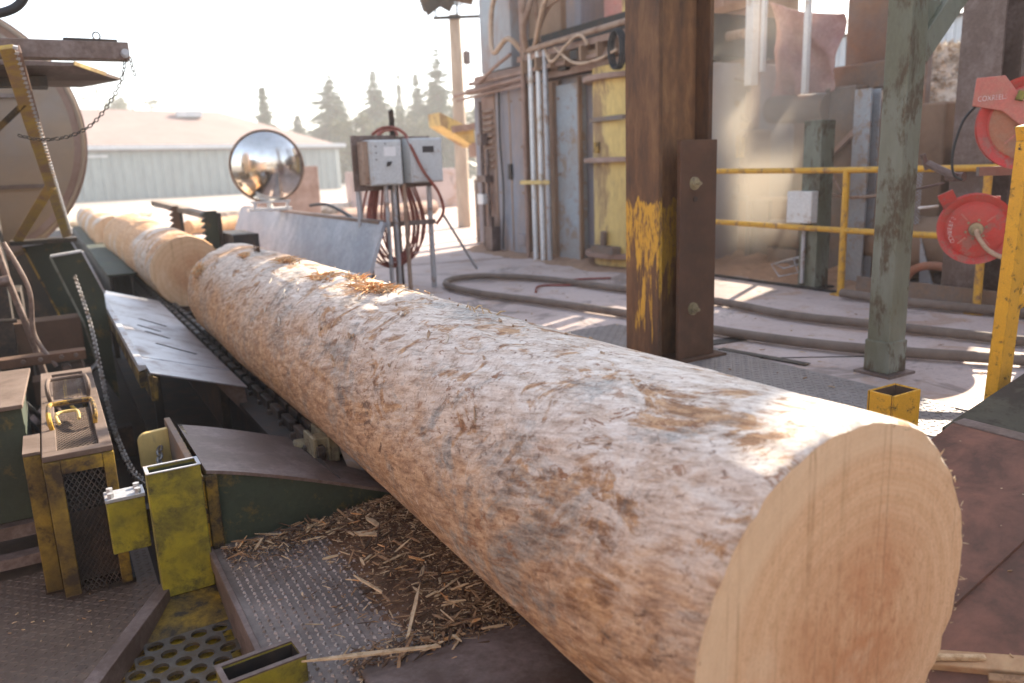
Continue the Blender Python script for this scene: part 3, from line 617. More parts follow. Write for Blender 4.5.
# perforated yellow upright frame standing on the arms
t = thing('strut_frame', 'worn yellow angle iron strut frame leaning left of the disc guard', 'frame', (0, 7.0, .55))
def strut(p0, p1, w, th, mat, nm):
    mb = MB(); mb.bar(p0, p1, w, th, (0, 1, 0)); return part(nm, mb, mat, t, bevel=.003)
def pxz(px, py): return None
a0, a1 = Vector((-.035, 4.35, 1.60)), Vector((.135, 7.0, .60))
def on_strut(k): return a0.lerp(a1, k)
strut(a0, a1, .06, .02, 'yellow_dusty', 'strut')
strut(a0 + Vector((.045, .05, .0)), a1 + Vector((.02, .1, .02)), .02, .04, 'rust_light', 'back_strut')
strut(on_strut(.62), (-.19, 7.0, .585), .062, .02, 'yellow_dusty', 'strut')
strut(on_strut(.2), (-.17, 5.2, 1.27), .03, .02, 'yellow_grimy', 'cross_strut')
mb = MB(); A, B = a0 + Vector((.033, -.015, .008)), a1 + Vector((.033, -.015, .008))
for k in range(60):
    q = A.lerp(B, (k + .5) / 60); mb.cbox(q, (.018, .03, .014), (.3, R(13), 0))
part('lacing', mb, 'galv', t)
mb = MB(); mb.box(-.24, .2, 6.94, 7.18, .555, .585); part('foot_plate', mb, 'steel_dark', t)

# big disc guard
t = thing('disc_guard', 'large round tan metal disc guard at the left edge', 'machine guard', (-.62, 7.1, 0))
mb = MB(); mb.lathe((-.62, 7.4, 1.37), (0, -1, 0), [(0, -.12), (1.0, -.12), (1.0, .02), (.995, .03), (.97, .03), (.965, .012), (.86, .03), (0, .06)], 96)
part('disc', mb, 'copper', t, smooth=True)
mb = MB(); mb.lathe((-.62, 7.4, 1.37), (0, -1, 0), [(1.002, -.11), (1.014, -.11), (1.014, .02), (1.002, .02)], 96); part('rim_band', mb, 'rust_light', t, smooth=True)
mb = MB()
for z in (1.66, .98): mb.cbox((-.45, 7.345, z), (1.0, .02, .03))
part('hinge_strap', mb, 'steel_brown', t)
mb = MB(); mb.box(-.75, -.5, 7.55, 7.75, -.7, 1.33); part('pedestal', mb, 'steel_black', t)

# beam and wedge hanging out over the top left
t = thing('overhead_arm', 'dark overhead boom with a lifting eye and bolted end, top left', 'machine arm', (-.1, 4.5, 1.6))
mb = MB(); mb.bar((-1.2, 4.5, 1.605), (.477, 4.5, 1.615), .1, .082); part('boom', mb, 'steel_brown', t, bevel=.004)
mb = MB(); mb.box(-1.2, -1.02, 4.42, 4.58, -.7, 1.56); mb.box(-1.2, -1.02, 4.42, 4.58, 1.65, 2.0); part('mast', mb, 'steel_brown', t, bevel=.005)
mb = MB(); mb.box(-1.2, -1.0, 4.58, 5.4, 1.52, 1.6); part('outrigger', mb, 'steel_brown', t)
mb = MB(); mb.box(.2, .43, 4.46, 4.54, 1.657, 1.667); part('top_plate', mb, 'steel_dark', t)
ring = [(.345 + .016 * math.cos(a), 4.5, 1.685 + .018 * math.sin(a)) for a in np.linspace(0, 2 * math.pi, 16)[:-1]]
mb = MB(); mb.tube(ring, .004, 6, True); part('lifting_eye', mb, 'steel_dark', t, smooth=True)
mb = MB(); mb.cyl((.45, 4.44, 1.60), (.45, 4.40, 1.60), .013, 8); mb.cyl((.455, 4.45, 1.6), (.455, 4.42, 1.6), .02, 14); part('bolt', mb, 'galv', t)
t = thing('tapered_plate', 'flat tapered steel blade sticking out below the dark overhead boom', 'machine part', (-.1, 4.9, 1.5))
mb = MB(); mb.add([(-1.2, 4.9, 1.61), (.25, 4.85, 1.605), (.47, 5.0, 1.55), (.47, 5.0, 1.535), (.25, 4.85, 1.585), (-1.2, 4.9, 1.58), (-1.2, 5.4, 1.565), (.3, 5.4, 1.555), (.3, 5.4, 1.535), (-1.2, 5.4, 1.535)],
    [(0, 1, 2, 7, 6), (5, 9, 8, 3, 4), (0, 5, 4, 1), (1, 4, 3, 2), (2, 3, 8, 7), (7, 8, 9, 6), (6, 9, 5, 0)])
part('blade', mb, 'steel_brown', t)
mb = MB(); mb.box(.02, .12, 5.0, 5.2, 1.50, 1.55); mb.box(-1.2, .0, 5.05, 5.15, 1.50, 1.54); part('bracket', mb, 'steel_dark', t)
mb = MB(); mb.bar((.25, 4.845, 1.60), (.40, 4.945, 1.56), .008, .02); part('wear_edge', mb, 'yellow_pale', t)
path = catmull([(.455, 4.47, 1.575), (.42, 4.55, 1.46), (.3, 4.65, 1.3), (.18, 4.7, 1.23), (.05, 4.75, 1.215), (-.05, 4.8, 1.24)], 8)
solo('safety_chain', 'thin chain slung from the overhead boom across the disc guard', 'chain', chain_mb(path, .03, .0028, .008), 'steel_dark', (.455, 4.47, 1.575))
solo('chain_end', 'short loose chain end dangling from the tip of the boom', 'chain', chain_mb([(.475, 4.46, 1.59), (.488, 4.46, 1.50)], .03, .0028, .008), 'steel_dark', (.475, 4.46, 1.59))
ring = catmull([(-1.0, 4.3, 1.75), (-.6, 3.8, 1.72), (-.25, 3.6, 1.645), (-.1, 3.6, 1.605), (.02, 3.6, 1.635), (.075, 3.6, 1.72), (.08, 3.6, 1.82), (.0, 3.62, 1.95), (-.3, 3.8, 2.15), (-.8, 4.4, 2.1), (-1.05, 4.6, 1.9)], 8)
mb = MB(); mb.tube(ring, .016, 12); solo('hanging_cable', 'thick black cable loop hanging in the top left corner', 'cable', mb, 'hose_black', (0, 3.6, 1.6), smooth=True)

# dark machine body behind the guards at left, with its pipes
t = thing('machine_body', 'dark greasy machine frame with pipes filling the left edge', 'machine', (-.8, 5.3, -.75))
mb = MB(); mb.box(-2.2, -.26, 5.9, 6.6, -.74, 1.8); mb.box(-.26, -.2, 6.2, 6.6, -.74, .3); mb.box(-2.2, -.42, 5.2, 5.9, -.74, .1); mb.box(-4.5, -.02, 8.3, 9.0, -.74, .42); mb.box(-4.5, .3, 9.0, 19.9, -.74, .0); mb.box(-2.2, .15, 5.0, 5.12, -.36, -.28); mb.box(-2.2, .3, 5.3, 5.4, -.7, -.5)
part('frame', mb, 'steel_black', t, bevel=.005)
mb = MB(); mb.box(-.3, .12, 5.95, 6.15, -.15, .12); mb.box(-2.2, .1, 4.9, 5.0, .04, .09); mb.box(-.2, .1, 5.6, 5.8, -.35, -.2); part('crossbeam', mb, 'rust', t, bevel=.004)
for (nm, pts, r_, mt) in (('pipe', [(-.28, 5.1, 1.1), (-.23, 5.1, .6), (-.14, 5.1, .1), (-.07, 5.1, -.4)], .018, 'steel_brown'), ('pipe', [(-.36, 5.0, .48), (-.2, 5.0, .5)], .03, 'steel_brown'),
      ('pipe', [(-.34, 4.9, .42), (-.31, 4.9, .2), (-.33, 4.9, .05), (-.25, 4.9, -.1), (-.22, 4.9, -.35)], .018, 'steel_brown'), ('pipe', [(-.45, 5.1, 1.5), (-.38, 5.1, 1.0), (-.36, 5.1, .5)], .02, 'steel_brown'),
      ('pipe', [(-.5, 5.0, .3), (-.2, 5.0, .28)], .012, 'steel_dark'), ('pipe', [(-.42, 6.8, 1.5), (-.36, 6.8, .6)], .05, 'pipe_tan')):
    mb = MB(); mb.tube(catmull(pts, 6), r_, 10); part(nm, mb, mt, t, smooth=True)
mb = MB(); mb.cyl((-.30, 4.75, -.32), (.02, 4.9, -.10), .035, 14); part('hydraulic_cylinder', mb, 'steel_brown', t, smooth=True)
mb = MB(); mb.cyl((.02, 4.9, -.10), (.16, 4.97, -.005), .016, 12); part('piston_rod', mb, 'chain', t, smooth=True)
for (x, y, z) in ((-.12, 4.89, .07), (-.02, 4.89, .07), (.05, 4.89, .07), (-.2, 4.89, .07)):
    mb = MB(); mb.cyl((x, y + .015, z), (x, y - .008, z), .012, 6); part('bolt', mb, 'steel_brown', t)
for k, pts in enumerate(([(-.4, 4.7, .3), (-.3, 4.6, .05), (-.2, 4.6, -.1), (-.1, 4.7, -.3)], [(-.45, 4.8, .2), (-.33, 4.7, -.05), (-.2, 4.75, -.25), (-.15, 4.8, -.45)], [(-.2, 5.0, .7), (-.12, 4.95, .45), (-.13, 4.95, .2), (-.05, 4.9, .02)])):
    mb = MB(); mb.tube(catmull(pts, 8), .012, 8); part('hydraulic_line', mb, 'hose_black' if k < 2 else 'steel_brown', t, smooth=True)
mb = MB(); mb.cyl((-.02, 5.0, -.02), (.08, 4.98, -.0), .03, 12); mb.cyl((.0, 4.95, .0), (.0, 4.9, .0), .02, 10); part('fitting', mb, 'steel_brown', t, smooth=True)
mb = MB(); mb.tube(catmull([(-.02, 4.85, -.05), (-.03, 4.7, -.12), (.02, 4.45, -.14), (.05, 4.2, -.08), (.03, 4.0, .08)], 8), .008, 8)
solo('cable', 'thin yellow cable looping down to the top of the mesh guard', 'cable', mb, 'cable_yellow', (0, 4.8, 0), smooth=True)
mb = MB(); mb.tube(catmull([(-.12, 4.9, -.06), (-.09, 4.7, -.12), (-.02, 4.5, -.2), (.04, 4.25, -.12)], 8), .007, 8)
solo('cable', 'thin tan cable hanging beside the yellow one', 'cable', mb, 'hose_tan', (-.1, 4.9, 0), smooth=True)

# toothed rail beside the second log
t = thing('toothed_rail', 'long dark green rail with a saw toothed edge left of the second log', 'machine rail', (.7, 9, -.3))
mb = MB(); prof = []; y = 8.6
while y < 18.5: prof += [(.69, y), (.735, y + .05), (.69, y + .26)]; y += .28
mb.prism([(.46, 8.6)] + prof + [(.5, 18.8)], 'z', .085, .105); part('toothed_plate', mb, 'green_dark', t)
mb = MB(); mb.box(.47, .50, 8.6, 18.5, -.44, .084); mb.box(.66, .68, 8.6, 18.5, -.44, .084); part('base_flange', mb, 'steel_dark', t)
for (xx, yy, ht, lab, mt) in ((1.10, 7.85, .62, 'reddish toothed log stop standing behind the second log', 'rust'), (1.245, 7.3, .70, 'dark green toothed log stop beside the steel deflector plate', 'green_dark')):
    pass
for (x0, x1, yy, lab, mt) in ((1.10, 1.18, 8.6, 'narrow reddish toothed log stop behind the second log', 'rust'), (1.235, 1.36, 7.6, 'dark green toothed log stop left of the steel deflector plate', 'green_dark')):
    t = thing('log_stop', lab, 'log stop', ((x0 + x1) / 2, yy, 0), 'toothed log stops')
    zt = .70 if x0 > 1.2 else .73
    prof = []; n = 6
    for k in range(n): z = zt - k * .055; prof += [(x0 + .03, z), (x0 - .015, z - .04)]
    mb = MB(); mb.prism([(x1, zt)] + prof + [(x0, -.1), (x1, -.1)], 'y', yy, yy + .1); part('toothed_plate', mb, mt, t)
    mb = MB(); mb.box(x1, x1 + .03, yy - .02, yy + .12, -.1, zt - .02); part('back_bar', mb, 'steel_dark', t)
mb = MB(); mb.bar((1.02, 9.0, .76), (1.42, 8.2, .62), .1, .05); solo('slab_board', 'pale slab board tilted across the reddish log stop', 'board', mb, 'wood_grey', (1.2, 8.6, .7))
mb = MB(); mb.box(1.4, 1.62, 7.2, 7.9, .25, .50); solo('stop_housing', 'small dark steel housing between log stop and deflector plate', 'housing', mb, 'steel_dark', (1.5, 7.5, .25), bevel=.005)

# ------------------------------------------------------------------ left foreground
# mesh guard box
t = thing('mesh_guard', 'grimy yellow guard box with expanded mesh sides and handles on top', 'machine guard', (0, 3.4, -.4))
def gz(y): return .125
x0, x1, y0, y1, zt = -.115, .095, 2.9, 4.25, .125
mb = MB(); w = .035   # top frame, then legs
mb.box(x0, x1, y0, y0 + .05, zt - .02, zt); mb.box(x0, x1, 3.62, 3.68, zt - .02, zt); mb.box(x0, x1, y1 - .06, y1, zt - .02, zt)
mb.box(x0, x0 + .045, y0 + .05, 3.62, zt - .02, zt); mb.box(x1 - .04, x1, y0 + .05, 3.62, zt - .02, zt)
mb.box(x0, x0 + .045, 3.68, y1 - .06, zt - .02, zt); mb.box(x1 - .04, x1, 3.68, y1 - .06, zt - .02, zt)
part('top_frame', mb, 'dusty_brown', t, bevel=.003)
mb = MB(); mb.box(x0, x0 + .05, y0 - .004, y0 + .03, -.38, zt - .022); mb.box(x1 - .035, x1, y0 - .004, y0 + .03, -.38, zt - .022); mb.box(x0 + .05, x1 - .035, y0 - .004, y0 + .03, zt - .07, zt - .022)
part('front_frame', mb, 'yellow_guard', t, bevel=.003)
mb = MB(); mb.box(x0 - .055, x0 - .004, y0 + .07, y0 + .3, -.38, zt - .01); part('side_post', mb, 'yellow_guard', t, bevel=.003)
mb = MB(); mb.box(x0 - .055, x0 - .004, y0 + .07, y0 + .3, zt - .008, zt + .002); part('post_cap', mb, 'dusty_brown', t)
mb = MB(); lattice(mb, (x0 + .048, y0 + .012, -.38), (x1 - x0 - .08, 0, 0), (0, 0, .44), 8, 17, .0035, .002); part('front_mesh', mb, 'steel_black', t)
mb = MB(); lattice(mb, (x0 + .044, y0 + .05, zt - .012), (x1 - x0 - .083, 0, 0), (0, .57, 0), 8, 20, .003, .002); part('top_mesh', mb, 'dusty_brown', t)
mb = MB(); lattice(mb, (x0 + .044, 3.68, zt - .012), (x1 - x0 - .083, 0, 0), (0, .5, 0), 7, 14, .004, .002); part('top_mesh', mb, 'dusty_brown', t)
mb = MB(); mb.box(x0 + .02, x1 - .02, y0 + .1, y1 - .05, -.38, -.12); part('inner_block', mb, 'steel_black', t)
mb = MB(); mb.box(x1 - .006, x1, y0 + .03, y1, -.38, zt - .022); mb.box(x0, x0 + .006, y0 + .3, y1, -.38, zt - .022); part('side_plate', mb, 'steel_black', t)
for yy in (3.36, 3.80):
    mb = MB(); mb.tube(catmull([(x0 + .035, yy - .14, zt), (x0 + .03, yy - .13, zt + .045), (x0 + .035, yy - .02, zt + .06), (x0 + .06, yy, zt + .06), (x1 - .06, yy, zt + .06), (x1 - .035, yy - .02, zt + .06), (x1 - .03, yy - .13, zt + .045), (x1 - .035, yy - .14, zt)], 5), .0085, 8)
    part('handle', mb, 'yellow' if yy < 3.5 else 'dusty_brown', t, smooth=True)
mb = MB(); mb.tube(catmull([(x0 + .06, 3.25, zt + .01), (x0 + .055, 3.36, zt + .02), (x0 + .12, 3.37, zt + .02), (x0 + .125, 3.28, zt + .01)], 5), .006, 8); part('latch', mb, 'yellow_pale', t, smooth=True)
mb = MB(); mb.box(x0 - .06, x0 + .06, y0 + .1, y0 + .35, -.398, -.38); mb.box(x1 - .08, x1 + .01, y0 + .02, y0 + .3, -.398, -.38); part('foot', mb, 'steel_black', t)

# dark cabinet at the far left
t = thing('steel_cabinet', 'dark green steel cabinet with a dusty lid at the left edge', 'cabinet', (-.4, 3.4, -.4))
mb = MB(); mb.box(-.75, -.165, 3.3, 3.75, -.22, .205); part('body', mb, 'green_dark', t, bevel=.004)
mb = MB(); mb.add([(-.76, 3.28, .206), (-.16, 3.28, .206), (-.135, 3.8, .235), (-.76, 3.8, .235), (-.76, 3.28, .222), (-.16, 3.28, .222), (-.135, 3.8, .25), (-.76, 3.8, .25)], [(0, 1, 2, 3), (4, 7, 6, 5), (0, 4, 5, 1), (1, 5, 6, 2), (2, 6, 7, 3), (3, 7, 4, 0)]); part('lid', mb, 'dusty_brown', t, bevel=.003)
mb = MB(); mb.box(-.9, -.1, 3.26, 3.32, -.27, -.222); mb.box(-.9, -.1, 3.2, 3.26, -.36, -.32); part('base_rail', mb, 'steel_brown', t)

# square-section yellow tube post
t = thing('tube_post', 'tall open topped yellow tube post standing beside the dark wedge', 'post', (.25, 2.63, -.3))
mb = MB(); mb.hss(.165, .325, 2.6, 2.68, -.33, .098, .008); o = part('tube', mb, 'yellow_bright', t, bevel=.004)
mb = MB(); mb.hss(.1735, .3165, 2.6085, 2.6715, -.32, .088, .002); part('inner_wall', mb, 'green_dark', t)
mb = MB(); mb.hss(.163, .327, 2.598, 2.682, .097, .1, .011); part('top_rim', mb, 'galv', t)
t2 = thing('tube_post', 'short open topped yellow tube post cut off at the bottom edge of the picture', 'post', (.31, 1.8, -.3))
mb = MB(); m4 = Matrix.Translation((.305, 1.80, 0)) @ Matrix.Rotation(R(4), 4, 'Z'); q = MB(); q.hss(-.098, .098, -.045, .045, -.4, -.15, .011); mb.add([m4 @ V3(v) for v in q.v], q.f)
part('tube', mb, 'yellow_bright', t2, bevel=.006)
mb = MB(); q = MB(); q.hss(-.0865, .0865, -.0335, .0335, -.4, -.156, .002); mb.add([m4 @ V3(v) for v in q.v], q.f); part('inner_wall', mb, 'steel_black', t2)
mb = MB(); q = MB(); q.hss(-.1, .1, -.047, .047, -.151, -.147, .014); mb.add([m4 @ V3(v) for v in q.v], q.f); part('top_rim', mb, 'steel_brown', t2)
t['group'] = 'yellow tube posts'; t2['group'] = 'yellow tube posts'

# yellow clamp box with bolts
t = thing('clamp_block', 'small bright yellow block with bolts on top, left of the tall tube post', 'machine part', (.1, 2.8, -.2))
mb = MB(); mb.box(.045, .16, 2.75, 2.83, -.205, -.025); part('block', mb, 'yellow_bright', t, bevel=.004)
mb = MB(); mb.box(.043, .163, 2.748, 2.835, -.024, -.012); part('cap_plate', mb, 'galv', t, bevel=.002)
for (x, y) in ((.062, 2.765), (.143, 2.765), (.062, 2.815), (.143, 2.815)):
    mb = MB(); mb.cyl((x, y, -.012), (x, y, .004), .011, 6); part('bolt', mb, 'galv', t)
mb = MB(); mb.box(.16, .2, 2.77, 2.82, -.16, -.08); part('stub_arm', mb, 'steel_black', t)

# yellow bracket with chain
t = thing('chain_bracket', 'rounded yellow bracket plate behind the tall tube post', 'bracket', (.27, 3.2, -.2))
mb = MB(); pts = [(.19, -.08), (.19, .02)] + [(.225 - .035 * math.cos(a), .02 + .035 * math.sin(a)) for a in np.linspace(0.2, 1.5, 6)] + [(.3, .06), (.3, -.08)]
mb.prism(pts, 'y', 3.2, 3.225); part('plate', mb, 'yellow_pale', t, bevel=.003)
mb = MB(); mb.box(.3, .322, 2.72, 3.3, -.2, .075); part('cheek_plate', mb, 'grey_dust', t, bevel=.003)
mb = MB(); mb.box(.325, .335, 2.64, 3.26, -.21, .04); part('yellow_plate', mb, 'yellow', t)
path = catmull([(.12, 5.7, .42), (.15, 5.2, .2), (.15, 4.6, .0), (.145, 4.0, -.11), (.16, 3.4, -.13), (.19, 3.12, -.11), (.205, 2.98, -.075), (.23, 3.0, -.06), (.25, 3.12, -.03), (.262, 3.18, .0)], 12)
solo('safety_chain', 'bright steel link chain sagging from the rocker arm to the yellow bracket', 'chain', chain_mb(path, .036, .0048, .0115), 'chain', (.262, 3.2, 0))

# wedge shaped kickers
def wedge(name, lab, x0, x1, y0, y1, prof, zb, mats, sh=0.0):
    t = thing(name, lab, 'machine ramp', (x0, (y0 + y1) / 2, zb), 'log ramps')
    mb = MB(); k = 26; a = []; b_ = []
    for i in range(k + 1):
        x = x0 + (x1 - x0) * i / k; z = prof(i / k); a.append((x, y0, z)); b_.append((x, y1 - sh * i / k, z - .015))
    vs = a + b_; fs = [(i, i + 1, k + 2 + i, k + 1 + i) for i in range(k)]
    vs2 = [(x, y, z - .012) for x, y, z in vs]; n = len(vs)
    fs2 = [tuple(j + n for j in reversed(f)) for f in fs]
    rim = list(range(k + 1)) + list(range(2 * k + 1, k, -1))
    fs3 = [(rim[i], rim[(i + 1) % len(rim)], rim[(i + 1) % len(rim)] + n, rim[i] + n) for i in range(len(rim))]
    mb.add(vs + vs2, fs + fs2 + fs3); part('top_plate', mb, mats[0], t, smooth=True)
    mb = MB(); mb.prism([(x, z - .012) for x, y, z in a] + [(x1, zb), (x0, zb)], 'y', y0 + .012, y0 + .024); part('front_plate', mb, mats[1], t)
    mb = MB(); mb.box(x0 + .002, x0 + .014, y0 + .026, y1, zb, prof(0) - .014); part('side_plate', mb, mats[2], t)
    return t
def smooth(t_): return t_ * t_ * (3 - 2 * t_)
wedge('log_ramp', 'dark steel ramp with a curved worn top, between tall tube post and log', .345, 1.0, 2.64, 3.28, lambda s: .058 - .235 * (s ** 1.15) if s < 1 else -.177, -.24, ('steel_brown', 'green_dark', 'yellow_grimy'))
mb = MB(); mb.box(.337, .375, 2.632, 2.650, -.23, .04); solo('corner_strip', 'yellow corner strip on the front edge of the dark ramp', 'edge strip', mb, 'yellow_grimy', (.35, 2.64, -.2), bevel=.003)
t = thing('log_ramp', 'low curved steel ramp under the log at the bottom edge of the picture', 'machine ramp', (.8, 1.3, -.3), 'log ramps')
mb = MB(); k = 24; vs = []; fs = []
for j in range(13):
    y = 1.72 - j * .09
    for i in range(k + 1):
        s = i / k; x = .52 + .16 * (j / 12) * -1 + s * .6; z = -.21 + .05 * math.sin(min(j / 3.0, 1) * math.pi / 2) * (1 - s * .3) - .02 * s
        vs.append((x, y + .10 * s - .0, z))
for j in range(12):
    for i in range(k): fs.append((j * (k + 1) + i, j * (k + 1) + i + 1, (j + 1) * (k + 1) + i + 1, (j + 1) * (k + 1) + i))
mb.add(vs, fs); o = part('top_plate', mb, 'steel_brown', t, smooth='all'); md = o.modifiers.new('Solidify', 'SOLIDIFY'); md.thickness = .012

# tread plate step with its edge angle, perforated drain, floor bar
t = thing('step_plate', 'raised tread plate step littered with bark beside the log', 'platform', (.6, 2, -.22))
mb = MB(); mb.box(.33, 1.05, .9, 2.66, -.232, -.22); treads(mb, .35, 1.0, .95, 2.64, -.22, .0245, .020, .013, .005, 75, top=1); part('plate', mb, ['tread', 'tread_top'], t)
mb = MB(); mb.box(.318, .336, .9, 2.63, -.27, -.212); mb.box(.326, .334, .9, 2.63, -.40, -.27); part('edge_angle', mb, 'steel_brown', t, bevel=.003)
mb = MB(); mb.box(.42, 1.0, .9, 2.66, -.7, -.66); mb.box(.5, .56, 1.0, 2.6, -.66, -.232); part('support', mb, 'steel_black', t)
t = thing('drain_grate', 'perforated steel plate with round holes over an oily yellow tray', 'grate', (.2, 2.2, -.37))
mb = MB(); p = .062; rr = .0235; NX, NY = 8, 9; gx0, gy0 = -.17, 1.86
for i in range(NX):
    for j in range(NY):
        cx, cy = gx0 + (i + .5) * p + (p / 2 if j % 2 else 0), gy0 + (j + .5) * p
        if cx + p / 2 > .33 or cx - p / 2 < .185 - (2.65 - cy) * .543 + .035 or cy > 2.45: continue
        n = 16; sq = []
        for k in range(n):
            a = 2 * math.pi * k / n; c, s = math.cos(a), math.sin(a); q = (p / 2) / max(abs(c), abs(s)); sq.append((cx + c * q, cy + s * q, -.365))
        ci = [(cx + math.cos(2 * math.pi * k / n) * rr, cy + math.sin(2 * math.pi * k / n) * rr, -.365) for k in range(n)]
        c2 = [(x, y, z - .01) for x, y, z in ci]
        mb.add(sq + ci + c2, [(k, (k + 1) % n, n + (k + 1) % n, n + k) for k in range(n)] + [(n + k, n + (k + 1) % n, 2 * n + (k + 1) % n, 2 * n + k) for k in range(n)])
part('perforated_plate', mb, 'steel_dull', t)
mb = MB(); mb.add([(-.29, 1.74, -.388), (.34, 1.74, -.388), (.34, 2.66, -.388), (.20, 2.66, -.388)], [(0, 1, 2, 3)]); mb.add([(-.02, 2.42, -.37), (.335, 2.42, -.365), (.335, 2.62, -.33), (.12, 2.62, -.33)], [(0, 1, 2, 3)]); mb.mi[-1] = 1
part('oily_tray', mb, ['yellow_tray', 'yellow_grimy'], t)
mb = MB(); mb.bar((.185, 2.65, -.335), (-.32, 1.72, -.335), .045, .07); solo('floor_bar', 'flat rust brown bar edging the lower tread floor', 'edge bar', mb, 'steel_brown', (0, 2.3, -.35), bevel=.003)

# bark and chips
def sliver(mb, p, L, w, th, yaw, pitch):
    from mathutils import Euler
    m4 = Matrix.Translation(V3(p)) @ Euler((pitch, rnd.uniform(-.3, .3), yaw)).to_matrix().to_4x4(); k = rnd.uniform(.2, .8)
    pts = [(-w * k, -L / 2, 0), (w * k, -L / 2 * .9, 0), (w, L * .1, 0), (w * .2, L / 2, 0), (-w * .8, L * .2, 0)]
    vs = [m4 @ Vector(q) for q in pts] + [m4 @ Vector((q[0], q[1], th)) for q in pts]
    mb.add(vs, [(4, 3, 2, 1, 0), (5, 6, 7, 8, 9)] + [(i, (i + 1) % 5, 5 + (i + 1) % 5, 5 + i) for i in range(5)])
mb = MB()
def pile_h(x, y):   # sawdust heap against the log
    d = (x - .60) - .25 * max(0, (1.9 - y)); band = min(1, max(0, d / .33)) * min(1, max(0, (y - 1.62) / .2)) * min(1, max(0, (2.66 - y) / .1))
    return band
for k in range(5200):
    y = rnd.uniform(1.6, 2.62); x = .98 - abs(rnd.gauss(0, .17)) + rnd.uniform(-.03, .03)
    if rnd.random() < .24: y = 2.6 - abs(rnd.gauss(0, .07)); x = rnd.uniform(.36, .95)
    if rnd.random() < .17: y = rnd.uniform(1.62, 1.8); x = rnd.uniform(.5, .95)
    if x < .345: continue
    mb.cur = rnd.choices((0, 1, 2), (.2, .42, .38))[0]
    L = rnd.choice((.006, .009, .012, .016, .02, .03, .045)) * rnd.uniform(.6, 1.3)
    sliver(mb, (x, y, -.214 + .05 * pile_h(x, y) + rnd.uniform(0, .012)), L, rnd.uniform(.0008, .0032), rnd.uniform(.0008, .0022), rnd.uniform(0, 6.28), rnd.gauss(0, .25))
ctl = catmull([(.42, 2.585), (.6, 2.55), (.74, 2.45), (.75, 2.25), (.76, 2.05), (.80, 1.88), (.82, 1.75), (.70, 1.68), (.56, 1.66)] and [(a_, b_, 0) for a_, b_ in ((.42, 2.585), (.6, 2.55), (.74, 2.45), (.75, 2.25), (.76, 2.05), (.80, 1.88), (.82, 1.75), (.70, 1.68), (.56, 1.66))], 12)
for k in range(300):
    q = rnd.choice(ctl); x, y = q.x + rnd.gauss(.02, .05), q.y + rnd.gauss(0, .05)
    if x < .35 or y > 2.62: continue
    mb.cur = rnd.choices((0, 1, 2, 3), (.16, .38, .34, .12))[0]
    sliver(mb, (x, y, -.210 + .05 * pile_h(x, y) + rnd.uniform(.002, .022)), rnd.choice((.03, .045, .06, .09)) * rnd.uniform(.6, 1.3), rnd.uniform(.0015, .006), rnd.uniform(.0012, .004), rnd.uniform(0, 6.28), rnd.gauss(0, .22))
solo('bark_litter', 'bark chips and splinters strewn on the tread step beside the log', 'wood litter', mb, ['chip_light', 'chip_mid', 'chip_dark', 'splinter'], (.8, 2, -.22), kind='stuff')
mb = MB(); NXX, NYY = 70, 110; vs = []; fs = []
for j in range(NYY + 1):
    for i in range(NXX + 1):
        x = .5 + .6 * i / NXX; y = 1.55 + 1.1 * j / NYY
        n = noise.noise(Vector((x * 9, y * 9, 2))) * .5 + noise.noise(Vector((x * 30, y * 30, 7))) * .3
        h = pile_h(x, y) * .055 * (1 + .4 * n) + n * .012 - .012
        vs.append((x, y, -.22 + h))
for j in range(NYY):
    for i in range(NXX): q = j * (NXX + 1) + i; fs.append((q, q + 1, q + NXX + 2, q + NXX + 1))
mb.add(vs, fs); solo('sawdust_heap', 'brown sawdust heaped along the underside of the near log', 'sawdust', mb, 'sawdust', (.8, 2.1, -.22), smooth='all', kind='stuff')
for (x, y, L, w, yaw, lab) in ((.77, 2.34, .085, .02, .9, 'broad pale wood chip lying on the bark litter by the ramp'), (.72, 1.83, .26, .006, -.55, 'long thin splinter lying across the bark litter'), (.55, 1.70, .34, .010, 1.25, 'long curved bark strip at the lower edge of the tread step'), (.62, 2.25, .05, .008, 1.6, 'small white chip on the open tread plate'), (.82, 2.42, .09, .012, .2, 'narrow pale chip standing in the sawdust beneath the log'), (.66, 2.03, .14, .006, .3, 'slim stick of wood on the middle of the tread step')):
    mb = MB(); sliver(mb, (x, y, -.168), L, w, .005, yaw, .04); solo('wood_chip', lab, 'wood chip', mb, 'chip_light', (x, y, -.168))
mb = MB()
for k in range(300):
    if k < 70: x, y, z = rnd.uniform(-.7, .12), rnd.uniform(2.0, 3.1), -.396; s = .5
    elif k < 120: x, y, z = rnd.uniform(2.66, 4.6), rnd.uniform(1.6, 5.5), .008; s = .9
    elif k < 150: x, y, z = rnd.uniform(4.95, 5.4), rnd.uniform(3.6, 5.2), .006; s = 1.6
    elif k < 170: x, y, z = rnd.uniform(3.8, 4.55), rnd.uniform(5.8, 7.4), .006; s = 1.5
    elif k < 210: x = rnd.uniform(1.7, 2.5); y = rnd.uniform(.1, 1.4); z = .094 - (2.56 - x) * .291 + .003; s = .55
    else: x, y, z = rnd.uniform(2.7, 4.8), rnd.uniform(1.6, 6.5), .007; s = rnd.choice((.4, .6, 1.0))
    if z < -.3 and x > .15 - (2.6 - y) * .55: continue
    mb.cur = rnd.choice((0, 0, 1)); sliver(mb, (x, y, z), rnd.uniform(.012, .04) * s, rnd.uniform(.002, .006) * s, .003, rnd.uniform(0, 6.28), 0)
solo('floor_chips', 'small pale chips scattered over both floors', 'wood litter', mb, ['chip_light', 'chip_mid'], (2, 3, 0), kind='stuff')

